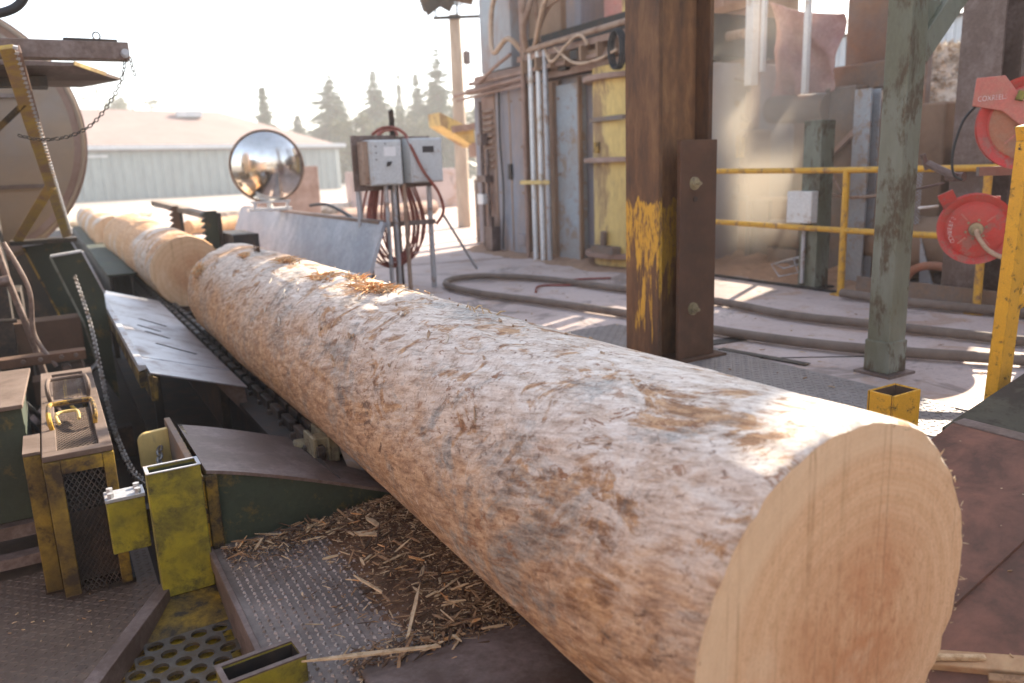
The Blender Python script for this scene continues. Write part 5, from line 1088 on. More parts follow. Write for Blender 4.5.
hoses = [([(4.6, 7.48, 2.15), (4.45, 7.55, 2.3), (4.45, 7.85, 2.2), (4.5, 8.0, 2.4), (4.5, 7.9, 2.75), (4.55, 7.6, 2.85)], .028, 'hose_tan', 'thick tan hose looped round the tall conduit'),
         ([(4.52, 7.3, 2.15), (4.4, 7.15, 2.35), (4.4, 6.98, 2.6), (4.5, 6.95, 3.1)], .03, 'pipe_tan', 'dusty hose rising steeply from the pipe rack'),
         ([(4.55, 7.2, 2.15), (4.4, 6.85, 2.35), (4.35, 6.65, 2.52), (4.5, 6.45, 2.9)], .026, 'hose_tan', 'tan hose curving up to the right of the conduits'),
         ([(4.5, 7.1, 2.2), (4.4, 6.7, 2.45), (4.4, 6.3, 2.55), (4.5, 6.4, 2.9)], .02, 'rust_dust', 'brown hose arching over the pipe rack'),
         ([(4.55, 7.0, 2.12), (4.5, 6.8, 1.98), (4.48, 6.5, 2.1), (4.48, 6.3, 2.15), (4.5, 6.2, 2.05)], .016, 'hose_tan', 'thin hose dipping along the pipe rack'),
         ([(4.5, 6.75, 2.1), (4.48, 6.4, 1.92), (4.48, 6.05, 1.9), (4.48, 5.75, 1.95)], .014, 'hose_tan', 'slack hose hanging below the pipe rack near the yellow tank'),
         ([(4.55, 8.4, 1.95), (4.5, 8.0, 2.05), (4.5, 7.6, 2.15)], .02, 'rust_light', 'short hose slanting to the tall conduit'),
         ([(4.55, 7.1, 2.2), (4.45, 7.0, 2.8), (4.5, 6.9, 3.2)], .022, 'pipe_tan', 'straight upper hose beside the pale upper cabinet')]
for pts, r_, mt, lab in hoses:
    mb = MB(); mb.tube(catmull(pts, 8), r_, 10); solo('hydraulic_hose', lab, 'hose', mb, mt, pts[0], smooth=True, group='hoses on the pipe rack')
ring = [(4.5, 5.74 + .085 * math.cos(a), 1.95 + .16 * math.sin(a)) for a in np.linspace(0, 2 * math.pi, 25)[:-1]]
mb = MB()
for k in range(3): mb.tube([(x - .02 * k, y + .01 * k, z) for x, y, z in ring], .01, 8, True)
solo('cable_coil', 'black cable coil hanging on the housing by the rusty column', 'cable', mb, 'hose_black', (4.5, 5.74, 1.8), smooth=True)
for y in (6.60, 7.06, 7.61, 7.93, 8.27):
    mb = MB(); mb.box(4.655, 4.70 if y > 7.5 else 4.699, y - .012, y + .012, .04, 1.82); part('panel_seam', mb, 'rust_dust', t)
for (y, z) in ((7.68, 1.7), (7.88, 1.7), (8.18, 1.7), (7.68, 1.2), (8.18, 1.2), (7.68, .7), (8.18, .7), (6.66, 1.65), (7.0, 1.65), (6.66, .9), (7.0, .9), (6.66, .15), (7.0, .15)):
    mb = MB(); x_ = 4.66 if y > 7.5 else 4.70; mb.cyl((x_ + .005, y, z), (x_ - .012, y, z), .013, 8); part('bolt', mb, 'rust_dust', t)
mb = MB(); mb.box(4.63, 4.66, 7.90, 7.96, .85, 1.02); part('door_handle', mb, 'steel_dark', t)
mb = MB(); mb.tube(catmull([(4.63, 8.1, 1.84), (4.62, 8.1, 1.3), (4.62, 8.06, .7), (4.62, 8.12, .05)], 6), .012, 8); part('cable', mb, 'hose_black', t, smooth=True)
mb = MB(); mb.box(4.60, 4.66, 6.72, 6.86, 1.9, 2.05); mb.box(4.5, 4.66, 6.38, 6.5, 1.95, 2.04); part('junction_box', mb, 'steel_dark', t, bevel=.006)
for k in range(7):
    mb = MB(); y = 5.8 + .26 * k; mb.box(4.5, 4.68, y, y + .03, 1.93, 2.06); part('rack_bracket', mb, 'rust_dust', t)
# lower pieces left of the housing
t = thing('end_panel', 'dark grey upright panel with a yellow edge left of the machine housing', 'panel', (5.1, 9.5, 0))
mb = MB(); mb.box(5.03, 5.25, 9.5, 9.56, 0, .84); part('plate', mb, 'grey_dust', t)
mb = MB(); mb.box(5.29, 5.36, 9.45, 9.55, 0, 1.0); part('yellow_post', mb, 'yellow_pale', t)
mb = MB(); mb.cyl((5.02, 9.35, 0), (5.02, 9.35, .62), .04, 10); mb.cyl((5.02, 9.35, .2), (5.02, 9.35, .35), .06, 10); part('standpipe', mb, 'rust_dust', t)
t = thing('yellow_chute', 'yellow chute end sticking out left of the housing on a steel arm', 'chute', (5.1, 10.2, 0))
mb = MB(); mb.prism([(4.89, 1.75), (5.40, 1.52), (5.42, 1.28), (4.9, 1.58)], 'y', 10.2, 10.6); part('chute_box', mb, 'yellow_pale', t)
mb = MB(); mb.bar((5.05, 10.15, 1.52), (5.7, 10.15, 1.6), .1, .09); mb.box(5.36, 5.52, 10.1, 10.3, 1.14, 1.34); part('arm', mb, 'rust_light', t)
mb = MB(); mb.box(5.55, 5.65, 10.2, 10.3, 0, 1.6); part('post', mb, 'grey_dust', t)

# ------------------------------------------------------------------ dusty machines behind the railing
t = thing('chipper_housing', 'big brown dust covered machine housing behind the railing', 'machine housing', (6.4, 5, 0))
mb = MB(); mb.box(5.85, 6.15, 5.5, 6.3, 0, 1.25); mb.box(5.85, 6.15, 4.9, 5.5, 0, .62); mb.box(7.2, 7.35, 6.25, 8.6, 0, 2.85); part('body', mb, 'rust_dust', t, bevel=.02)
mb = MB(); mb.box(5.80, 5.845, 5.2, 5.45, .0, .6); mb.box(5.79, 5.845, 5.78, 5.84, 0, 1.25); part('rib', mb, 'grey_dust', t)
mb = MB(); mb.box(7.17, 7.195, 7.1, 7.4, 2.1, 2.5); part('pale_patch', mb, 'white_box', t)
mb = MB(); mb.box(5.88, 6.0, 6.02, 6.12, 1.26, 3.2); mb.box(5.88, 6.0, 5.52, 5.60, 1.26, 3.2); part('upper_frame', mb, 'rust_light', t, bevel=.01)
mb = MB(); mb.cyl((5.75, 5.5, 2.10), (5.75, 6.3, 2.12), .045, 12); mb.tube(catmull([(5.75, 6.3, 2.12), (5.7, 6.25, 2.3), (5.75, 6.0, 2.36)], 6), .03, 10); part('pipe', mb, 'pipe_tan', t, smooth=True)
mb = MB(); mb.box(5.86, 6.6, 3.6, 4.35, 0, 1.35); mb.box(5.86, 6.6, 4.35, 4.895, 0, .6); part('lower_body', mb, 'rust_dust', t, bevel=.02)
mb = MB(); mb.box(5.80, 5.845, 5.55, 5.68, 1.0, 1.2); part('yellow_plate', mb, 'yellow_pale', t)
mb = MB(); mb.bar((5.78, 4.95, .0), (5.74, 4.62, 1.25), .04, .03); part('strap', mb, 'rust_light', t)
for z in (.75, 1.18):
    mb = MB(); mb.box(5.815, 5.848, 5.52, 6.28, z, z + .05); part('stiffener', mb, 'rust_light', t)
for (y, z) in ((5.6, 1.05), (5.9, 1.05), (6.2, 1.05), (5.6, .9), (5.9, .9), (6.2, .9), (5.6, .4), (5.9, .4)):
    mb = MB(); mb.cyl((5.852, y, z), (5.83, y, z), .018, 8); part('bolt', mb, 'steel_brown', t)
mb = MB(); mb.box(5.825, 5.848, 5.93, 6.2, .3, .7); part('hatch', mb, 'grey_dust', t, bevel=.006)
mb = MB(); mb.box(7.0, 7.12, 4.2, 6.6, 0, 1.36); part('rear_panel', mb, 'rust_dust', t)
for k, (pts, r_) in enumerate((([(5.78, 6.2, 0), (5.78, 6.2, 3.0)], .03), ([(5.79, 5.95, 0), (5.79, 5.95, 1.3), (5.8, 5.9, 1.6), (5.95, 5.9, 1.7)], .035), ([(5.76, 5.4, .0), (5.76, 5.4, .55), (5.8, 5.5, .62), (5.8, 5.7, .64)], .028), ([(5.8, 6.3, 1.75), (5.78, 5.6, 1.72), (5.85, 5.52, 1.6)], .022), ([(5.8, 6.35, 1.5), (5.8, 5.62, 1.5)], .04))):
    mb = MB(); mb.tube(catmull(pts, 6), r_, 10); part('pipe', mb, ('steel_brown', 'rust_dust', 'grey_dust')[k % 3], t, smooth=True)
mb = MB(); mb.cyl((5.65, 5.0, .32), (5.65, 4.62, .32), .13, 20); mb.box(5.55, 5.75, 4.65, 4.97, .0, .2); mb.cyl((5.65, 4.62, .32), (5.65, 4.52, .32), .04, 12); part('motor', mb, 'grey_dust', t, smooth=True)
for z in (1.255, 1.83, 2.34):
    mb = MB(); mb.box(5.84, 5.9, 5.5, 6.3, z, z + .065); part('crossbeam', mb, 'rust_dust', t)
mb = MB(); mb.bar((5.87, 5.56, 1.32), (5.87, 6.08, 1.85), .05, .04); part('diagonal', mb, 'grey_dust', t)
t = thing('roller_pad', 'rounded dusty grey pad below the red tarpaulin', 'machine part', (5.9, 4.8, 1.2))
mb = MB(); mb.tube([(5.72, 5.12, 1.40), (5.72, 4.52, 1.37)], .12, 20); part('pad', mb, 'grey_dust', t, smooth=True)
mb = MB(); NXX, NYY = 40, 34; vs = []; fs = []
for j in range(NYY + 1):
    for i in range(NXX + 1):
        s, q = i / NXX, j / NYY; y = 5.14 - .70 * s; z = 2.30 - .80 * q - (.04 * math.sin(s * 3.1) * (1 - q)) - .20 * s * (1 - q)
        x = 5.66 + .05 * math.sin(s * 15 + q * 2.6) * (.4 + .6 * q) + .09 * abs(math.sin((s - q * .55) * 5.5)) + .03 * math.sin(q * 9 - s * 6) + .02 * noise.noise(Vector((s * 7, q * 7, 3)))
        vs.append((x, y, z))
for j in range(NYY):
    for i in range(NXX): k = j * (NXX + 1) + i; fs.append((k, k + 1, k + NXX + 2, k + NXX + 1))
mb.add(vs, fs); o = solo('tarpaulin', 'dirty reddish tarpaulin hung in folds behind white bars', 'tarpaulin', mb, 'tarp', (5.66, 4.7, 1.5), smooth='all'); md = o.modifiers.new('Solidify', 'SOLIDIFY'); md.thickness = .006
for (y, z0, w, lab) in ((5.27, 1.62, .085, 'broad pale vertical bar left of the tarpaulin'), (5.12, 1.72, .04, 'slim white bar at the left edge of the tarpaulin'), (4.66, 1.5, .045, 'white bar standing in front of the middle of the tarpaulin')):
    mb = MB(); mb.box(5.56, 5.56 + w, y - w / 2, y + w / 2, z0, 3.6); solo('white_bar', lab, 'bar', mb, 'white_bar', (5.58, y, z0), bevel=.003, group='pale bars by the tarpaulin')
t = thing('box_beam_frame', 'heavy dusty box beam resting on an upright beam behind the railing', 'beam frame', (6.05, 4.6, 0))
mb = MB(); mb.box(5.9, 6.2, 4.0, 4.70, 1.50, 1.71); part('top_beam', mb, 'grey_dust', t, bevel=.015)
mb = MB(); mb.box(5.72, 5.895, 4.28, 4.57, 0, 1.53); part('upright_beam', mb, 'grey_dust', t, bevel=.012)
mb = MB(); mb.bar((5.68, 3.9, 1.45), (5.68, 4.5, .95), .03, .04); part('brace', mb, 'rust_light', t)
t = thing('steel_duct_post', 'tall plain steel duct post right of the tarpaulin', 'post', (6.3, 4.3, 0))
mb = MB(); mb.box(6.25, 6.45, 4.38, 4.80, 1.735, 4.5); part('post', mb, 'grey_dust', t, bevel=.01)
mb = MB(); mb.box(6.22, 6.45, 4.22, 4.37, 1.735, 4.5); part('edge_flange', mb, 'white_bar', t)
t = thing('box_post', 'grey green square post carrying a small white box behind the railing', 'post', (5.05, 4.07, 0))
mb = MB(); mb.box(4.98, 5.13, 3.99, 4.15, .01, 1.245); part('tube', mb, 'green_col', t, bevel=.005)
mb = MB(); mb.box(4.94, 5.17, 3.95, 4.19, 0, .01); part('base_plate', mb, 'steel_dark', t)
mb = MB(); mb.box(4.90, 4.976, 3.99, 4.215, .50, .735); bx = part('white_box', mb, 'white_box', t, bevel=.006)
mb = MB(); mb.cyl((4.955, 4.09, .04), (4.955, 4.09, .5), .016, 10); part('conduit', mb, 'galv', t, smooth=True)
t = thing('steel_column', 'slim blue grey steel column behind the grey green post', 'column', (5.4, 3.95, 0))
mb = MB(); mb.hbeam(5.4, 3.93, 0, 1.46, .12, .14, .012); part('h_beam', mb, 'grey_blue', t)
mb = MB(); mb.tube(catmull([(5.3, 4.4, .78), (5.25, 4.0, .68), (5.2, 3.6, .70)], 8), .012, 8); mb.tube(catmull([(5.35, 4.4, 1.1), (5.3, 4.15, .85), (5.25, 4.0, .7)], 8), .01, 8)
solo('cable', 'slack dusty cable slung behind the railing past the columns', 'cable', mb, 'pipe_tan', (5.3, 4, .7), smooth=True)
t = thing('wire_basket', 'bent wire frame lying by the foot of the grey green post', 'wire frame', (4.98, 4.4, 0))
mb = MB()
for k in range(3): mb.tube([(5.0 + .05 * k, 4.35, .06 + .06 * k), (5.04 + .05 * k, 4.2, .10 + .07 * k), (5.1 + .05 * k, 4.3, .2), (5.05 + .04 * k, 4.48, .14)], .006, 6, True)
part('wires', mb, 'galv', t)
t = thing('bark_conveyor', 'dusty machine wall with a mesh guard behind the green column', 'machine', (5.9, 3, 0))
mb = MB(); mb.box(5.95, 7.2, 1.2, 3.56, 0, 1.05); part('body', mb, 'rust_dust', t, bevel=.01)
mb = MB(); mb.box(5.7, 5.94, 1.2, 3.5, 0.02, .10); part('ledge', mb, 'steel_brown', t)
mb = MB(); lattice(mb, (5.5, 3.86, .45), (0, -.34, 0), (0, 0, .42), 12, 16, .004, .003); part('mesh_guard', mb, 'galv', t)
mb = MB(); mb.box(5.45, 5.55, 3.05, 3.17, .0, 1.35); part('post', mb, 'grey_blue', t)
mb = MB(); mb.box(5.90, 5.945, 2.5, 3.0, .55, 1.1); part('dark_opening', mb, 'steel_black', t)
mb = MB(); mb.prism([(3.42, .0), (3.30, .0), (3.44, .40)], 'x', 5.4, 5.41); solo('scrap_plate', 'bent triangular scrap sheet standing behind the railing', 'scrap sheet', mb, 'galv', (5.4, 3.4, 0))
rl = thing('bark_log', 'brown bark covered log lying behind the railing', 'log', (5.62, 3.3, .3))
mb = MB()
for i in range(31):
    for j in range(40):
        a = 2 * math.pi * j / 40; r_ = .2 + .02 * noise.noise(Vector((math.cos(a) * 3, math.sin(a) * 3, i * .35))) + .008 * noise.noise(Vector((math.cos(a) * 14, math.sin(a) * 14, i * .6)))
        mb.v.append((5.62 + r_ * math.cos(a), 2.3 + i * .06, .32 + r_ * math.sin(a)))
for i in range(30):
    for j in range(40): mb.f.append((i * 40 + j, i * 40 + (j + 1) % 40, (i + 1) * 40 + (j + 1) % 40, (i + 1) * 40 + j)); mb.mi.append(0)
mb.f += [tuple(range(40)), tuple(range(1200, 1240))]; mb.mi += [0, 0]
part('bark', mb, 'rust_dust', rl, smooth=True)
mb = MB(); mb.tube(catmull([(5.3, 3.5, .03), (5.3, 3.42, .16), (5.3, 3.3, .21), (5.3, 3.15, .2), (5.3, 3.05, .12)], 8), .03, 10); solo('orange_hose', 'rusty orange curved hose end behind the railing kick plate', 'hose', mb, 'orange_face', (5.3, 3.3, 0), smooth=True)

# sunlit chip pile and the cladding wall behind, seen between the columns
mb = MB(); NXX, NYY = 70, 70; vs = []; fs = []
for j in range(NYY + 1):
    for i in range(NXX + 1):
        x = 7.7 + 5.0 * i / NXX; y = 3.0 + 6.5 * j / NYY; d = math.hypot((x - 10.2) / 2.4, (y - 6.2) / 3.1)
        h = max(0, 1 - d) * 2.9; h = min(h, 2.15 + .1 * noise.noise(Vector((x, y, 1))))
        h += (.10 * noise.noise(Vector((x * 2.4, y * 2.4, 0))) + .09 * noise.noise(Vector((x * 9, y * 9, 4)))) * min(1, h * 2); vs.append((x, y, h - .02))
for j in range(NYY):
    for i in range(NXX): k = j * (NXX + 1) + i; fs.append((k, k + 1, k + NXX + 2, k + NXX + 1))
mb.add(vs, fs)
for k in range(5000):
    x, y = rnd.uniform(8.0, 10.6), rnd.uniform(4.2, 7.6); d = math.hypot((x - 10.2) / 2.4, (y - 6.2) / 3.1); h = min(max(0, 1 - d) * 2.9, 2.2)
    if h > .2: mb.cbox((x, y, h + rnd.uniform(-.05, .08)), (rnd.uniform(.03, .08), rnd.uniform(.02, .05), .008), (rnd.uniform(-1, 1), rnd.uniform(-1, 1), rnd.uniform(0, 3)))
solo('chip_pile', 'bright pile of pale wood chips behind the green column', 'chip pile', mb, 'chip_pile', (9, 5.5, 0), kind='stuff')
t = thing('sun_blocker', 'added bin shaped sun blocker on legs over the bright chip pile', 'sun blocker', (9.4, 5.3, 0))  # out-of-view block added to keep sun off parts of log and floor
mb = MB(); mb.box(8.9, 9.4, 4.25, 5.84, 4.4, 6.6); mb.box(8.95, 9.85, 4.55, 5.8, 3.4, 4.4); mb.add([(8.95, 4.55, 3.4), (9.85, 4.55, 3.4), (9.85, 5.8, 3.4), (8.95, 5.8, 3.4), (9.2, 5.0, 2.85), (9.6, 5.0, 2.85), (9.6, 5.4, 2.85), (9.2, 5.4, 2.85)], [(0, 1, 5, 4), (1, 2, 6, 5), (2, 3, 7, 6), (3, 0, 4, 7), (4, 5, 6, 7)]); part('blocker_body', mb, 'grey_panel', t)
for (x, y) in ((8.95, 4.55), (9.85, 4.55), (8.95, 5.79), (9.85, 5.79)):
    mb = MB(); mb.box(x - .05, x + .05, y - .05, y + .05, 0, 3.395); part('leg', mb, 'steel_brown', t)
t = thing('clad_building', 'grey blue corrugated building behind the chip pile', 'building', (14.5, 8, 0))
def corrugated(mb, p0, p1, z0, z1, pitch, dep, nrm):
    p0, p1, nrm = V3(p0), V3(p1), V3(nrm); L = (p1 - p0).length; n = int(L / pitch); d = (p1 - p0).normalized(); pts = []
    for k in range(n):
        a = p0 + d * (k * pitch)
        pts += [a, a + d * pitch * .5, a + d * pitch * .58 + nrm * dep, a + d * pitch * .92 + nrm * dep]
    pts.append(p1); m_ = len(pts)
    mb.add([(p.x, p.y, z0) for p in pts] + [(p.x, p.y, z1) for p in pts], [(i, i + 1, m_ + i + 1, m_ + i) for i in range(m_ - 1)])
mb = MB(); corrugated(mb, (14.4, 2, 0), (14.4, 14, 0), 0, 3.28, .16, .03, (-1, 0, 0)); part('corrugated_wall', mb, 'wall_blue', t)
mb = MB(); mb.box(14.3, 14.5, 2, 14, 3.285, 3.33); part('eave_trim', mb, 'dark_fascia', t)
mb = MB(); mb.prism([(14.3, 3.33), (20, 4.2), (20, 4.1), (14.3, 3.335 - .05)], 'y', 2, 14); part('roof', mb, 'roof_metal', t)
mb = MB(); mb.box(14.5, 20, 2.02, 2.1, 0, 3.3); mb.box(19.9, 20, 2.1, 14, 0, 4.1); part('side_wall', mb, 'wall_blue', t)

# ------------------------------------------------------------------ far building, light pole, logs in the yard
t = thing('long_shed', 'long low pale shed with a pinkish metal roof across the yard', 'building', (6, 46, 0))
d = Vector((.967, .255, 0)); nrm = Vector((d.y, -d.x, 0)); P0 = Vector((-9, 42.1, 0)); Ltot = 26.2; P1 = P0 + d * Ltot
mb = MB(); corrugated(mb, P0, P1, 0, 2.62, .5, .05, nrm); part('front_wall', mb, 'wall_metal', t)
mb = MB(); bk = -nrm * 12
mb.add([(P1.x, P1.y, 0), (P1.x + bk.x, P1.y + bk.y, 0), (P1.x + bk.x, P1.y + bk.y, 2.6), (P1.x, P1.y, 2.6)], [(0, 1, 2, 3)])
part('gable_wall', mb, 'wall_metal', t)
mb = MB(); o_ = nrm * .3; A = [P0 + o_ + Vector((0, 0, 2.55)), P1 + o_ + d * .3 + Vector((0, 0, 2.55))]
hip = 4.6
Rg = [P0 - nrm * 6 + Vector((0, 0, 4.95)), P1 - nrm * 6 - d * hip + Vector((0, 0, 4.95))]; Bk = [P0 - nrm * 12.3 + Vector((0, 0, 2.55)), P1 - nrm * 12.3 + d * .3 + Vector((0, 0, 2.55))]
NS = 40
for k in range(NS):
    a0_, a1_ = A[0].lerp(A[1], k / NS), A[0].lerp(A[1], (k + 1) / NS); r0_, r1_ = Rg[0].lerp(Rg[1], k / NS), Rg[0].lerp(Rg[1], (k + 1) / NS)
    mb.add([a0_, a1_, r1_, r0_], [(0, 1, 2, 3)])
mb.add([A[1], Bk[1], Rg[1]], [(0, 1, 2)]); mb.add([Bk[1], Bk[0], Rg[0], Rg[1]], [(0, 1, 2, 3)])
part('roof', mb, 'roof_metal', t)
mb = MB(); mb.bar(P0 + o_ * 1.1 + Vector((0, 0, 2.62)), P1 + o_ * 1.1 + d * .3 + Vector((0, 0, 2.62)), .06, .22); part('gutter', mb, 'trim', t)
mb = MB(); mb.bar(P0 + o_ * .6 + Vector((0, 0, 2.46)), P1 + o_ * .6 + Vector((0, 0, 2.46)), .06, .10); part('soffit', mb, 'dark_fascia', t)
for u_ in (11.5, 19.5):
    c_ = P0 + d * u_ + nrm * .08; mb = MB(); mb.bar(c_ + Vector((0, 0, 2.2)), c_ + d * 1.1 + Vector((0, 0, 2.2)), .04, .12); part('wall_light', mb, 'trim', t)
mb = MB(); mb.box(7.6, 9.0, 51.3, 51.9, 4.5, 4.85); part('roof_vent', mb, 'trim', t)

t = thing('light_pole', 'tall pale wooden pole with floodlights on a crossarm', 'light pole', (6.2, 12.2, 0))
mb = MB(); mb.cyl((6.2, 12.2, 0), (6.2, 12.2, 3.42), .115, 16, .095); part('pole', mb, 'wood_pole', t, smooth=True)
mb = MB(); mb.bar((5.78, 12.1, 3.33), (6.9, 12.1, 3.43), .05, .05); mb.cyl((5.82, 12.1, 3.33), (5.82, 12.1, 3.6), .015, 8); mb.cyl((6.2, 12.1, 3.4), (6.2, 12.1, 3.65), .02, 8); mb.box(5.80, 6.3, 12.08, 12.12, 3.55, 3.57); part('crossarm', mb, 'steel_dark', t)
for (x, z, ry) in ((5.66, 3.55, -.6), (5.95, 3.62, .4), (6.3, 3.72, 0.1)):
    mb = MB(); m4 = Matrix.Translation((x, 12.0, z)) @ Matrix.Rotation(ry, 4, 'Y') @ Matrix.Rotation(.5, 4, 'X'); mb.box(-.12, .12, -.06, .06, -.12, .12, m4); mb.box(-.145, .145, -.08, -.061, -.145, .145, m4); part('floodlight', mb, 'steel_dark' if x < 6.2 else 'rust', t)
mb = MB(); mb.cyl((6.33, 12.1, 2.4), (6.33, 12.1, 3.1), .014, 8); mb.box(6.28, 6.38, 12.05, 12.12, 2.65, 2.85); part('conduit', mb, 'steel_brown', t)

def yard_log(x, y, z, ang, L, r_, lab, mt='wood_slab'):
    t = thing('yard_log', lab, 'log', (x, y, z), 'logs lying in the yard'); dx, dy = math.cos(ang) * L / 2, math.sin(ang) * L / 2
    mb = MB(); n = 12; pts = []; rr_ = []
    for k in range(n + 1): s = k / n * 2 - 1; pts.append((x + dx * s, y + dy * s, z)); rr_.append(r_ * (1 + .06 * math.sin(k * 2.3 + x)))
    mb.tube(pts, rr_, 18); part('trunk', mb, mt, t, smooth=True)
yl = [(5.0, 19, .14, .1, 4, .13, 'long pale log in the yard behind the cabinets', 'chip_pile'), (2.9, 15.5, .14, .5, 1.6, .13, 'short brownish log in the yard left of the mirror', 'wood_slab'), (6.4, 16.0, .15, .5, 3, .15, 'reddish log lying between cabinets and housing', 'rust_light'), (5.1, 14, .14, -.2, 2, .13, 'reddish brown log behind the prop stick', 'rust_light'), (1.2, 22, .2, .9, 4, .2, 'whitish log far left by the disc guard', 'chip_pile')]
for a_ in yl: yard_log(*a_[:7], a_[7])
mb = MB(); mb.box(3.9, 5.2, 17, 17.3, .0, 1.15); solo('concrete_block', 'tan concrete block wall in the yard beside the cabinets', 'block wall', mb, 'rust_light', (4.5, 17, 0), bevel=.02)
mb = MB(); mb.box(6.6, 9.6, 19, 19.4, .0, 1.0); solo('concrete_block', 'grey concrete block wall in the yard right of the cabinets', 'block wall', mb, 'concrete', (8, 19, 0), bevel=.02)

# ------------------------------------------------------------------ trees
def conifer(x, y, h, wd, lab, seed, mat='needles', first=.12, dens=1.0):
    r_ = random.Random(seed); t = thing('conifer_tree', lab, 'tree', (x, y, 0), 'conifers beyond the shed')
    mb = MB(); mb.tube([(x, y, 0), (x + r_.uniform(-.1, .1), y, h * .5), (x, y, h * .98)], [h * .016 + .06, h * .01 + .04, .015], 8); part('trunk', mb, 'trunk', t, smooth=True)
    mb = MB(); z = h * first; lv = []
    while z < h * .985: lv.append(z); z += h * .028 * r_.uniform(.7, 1.3)
    for z in lv:
        s = (h - z) / (h * (1 - first)); base = wd * 2.2 * (s ** .85) * r_.uniform(.6, 1.15)
        nb = int((9 + 13 * s) * dens)
        for k in range(nb):
            a = r_.uniform(0, 6.283); L = base * r_.uniform(.45, 1.15); dz = -L * r_.uniform(.12, .4) + (.15 * L if s < .3 else 0)
            ca, sa = math.cos(a), math.sin(a); n = max(3, int(L / .16))
            for q in range(n):
                f = (q + .5) / n; px, py, pz = x + ca * L * f, y + sa * L * f, z + dz * f * f
                wq = (.10 + .26 * (1 - f)) * (.6 + .5 * s) * r_.uniform(.7, 1.3); l2 = L / n * 1.5
                for sd in (-1, 1):
                    b_ = a + sd * r_.uniform(.3, 1.4); cb, sb = math.cos(b_) * wq * 1.3, math.sin(b_) * wq * 1.3; dr = wq * r_.uniform(.5, 1.2)
                    mb.add([(px - cb * .2, py - sb * .2, pz + dr * .35), (px + cb, py + sb, pz + dr * r_.uniform(-.1, .3)), (px + cb * .8, py + sb * .8, pz - dr), (px + cb * .1, py + sb * .1, pz - dr * .7)], [(0, 1, 2, 3)])
    part('crown', mb, mat, t)
trees = [(17.9, 72.8, 8.6, 1.35, 'small lone conifer above the shed roof left of centre'), (25.0, 76.0, 10.1, 2.9, 'broad conifer just right of the shed roof end'), (28.9, 74.6, 10.6, 2.1, 'pointed conifer above the grey cabinets'),
         (36.9, 87.5, 11.9, 1.0, 'thin slender conifer right of the cabinets'), (34.7, 77.6, 10.8, 1.8, 'mid height conifer left of the tallest one'), (32.3, 67.7, 11.8, 1.9, 'tallest conifer, beside the light pole'), (33.8, 72, 9.4, 2.0, 'pale olive conifer in front of the tallest one')]
trees += [(27.2, 80, 8.6, 1.9, 'rear conifer filling the gap behind the broad one'), (31.5, 80, 9.0, 1.9, 'rear conifer between the pointed and the slender ones'), (33.2, 84, 10.0, 2.0, 'rear conifer just left of the mid height one'), (37.5, 78, 9.2, 2.0, 'conifer behind the light pole'), (24.0, 84, 7.0, 2.0, 'low rear conifer at the end of the shed roof')]
for k, (x, y, h, w, lab) in enumerate(trees): conifer(x, y, h, w, lab, 40 + k, 'needles_pale' if 'olive' in lab else 'needles', .10, 1.1)
def bushy(x, y, h, wd, lab, seed, mat='needles_pale', n=2600):
    r_ = random.Random(seed); t = thing('broadleaf_tree', lab, 'tree', (x, y, 0), 'bushy trees beyond the shed')
    mb = MB(); mb.tube([(x, y, 0), (x + .1, y, h * .4), (x - .1, y, h * .75)], [.2, .14, .05], 8)
    cl = [(x + r_.gauss(0, wd * .42), y + r_.gauss(0, wd * .42), h * r_.uniform(.35, .92), wd * r_.uniform(.2, .42)) for _ in range(16)]
    for c in cl[:8]: mb.tube([(x, y, h * .4), ((x + c[0]) / 2, (y + c[1]) / 2, h * .4 + (c[2] - h * .4) * .6), c[:3]], [.09, .06, .02], 6)
    part('trunk', mb, 'trunk', t, smooth=True); mb = MB()
    for _ in range(n):
        c = r_.choice(cl); v_ = Vector((r_.gauss(0, 1), r_.gauss(0, 1), r_.gauss(0, 1))).normalized() * c[3] * r_.uniform(.3, 1.1); p = Vector(c[:3]) + v_; s = r_.uniform(.08, .2)
        a = Vector((r_.gauss(0, 1), r_.gauss(0, 1), r_.gauss(0, 1))).normalized(); b_ = a.cross(Vector((r_.gauss(0, 1), r_.gauss(0, 1), r_.gauss(0, 1)))).normalized()
        mb.add([p - a * s, p + b_ * s * .6, p + a * s, p - b_ * s * .6], [(0, 1, 2, 3)])
    part('crown', mb, mat, t)
for k, (x, y, h, w, lab) in enumerate([(7.6, 94.7, 10.8, 3.6, 'loose bushy tree above the shed roof beside the disc guard'), (23.5, 64, 5.6, 2.6, 'low bushy tree at the right end of the shed roof'), (28.5, 66, 6.0, 2.8, 'low bushy tree behind the grey cabinets'), (32.6, 64, 6.2, 2.8, 'low bushy tree right of the cabinets'), (35.6, 66, 6.8, 2.6, 'low bushy tree left of the light pole'), (38.6, 68, 6.6, 2.8, 'low bushy tree behind the yellow chute')]):
    bushy(x, y, h, w, lab, 90 + k)

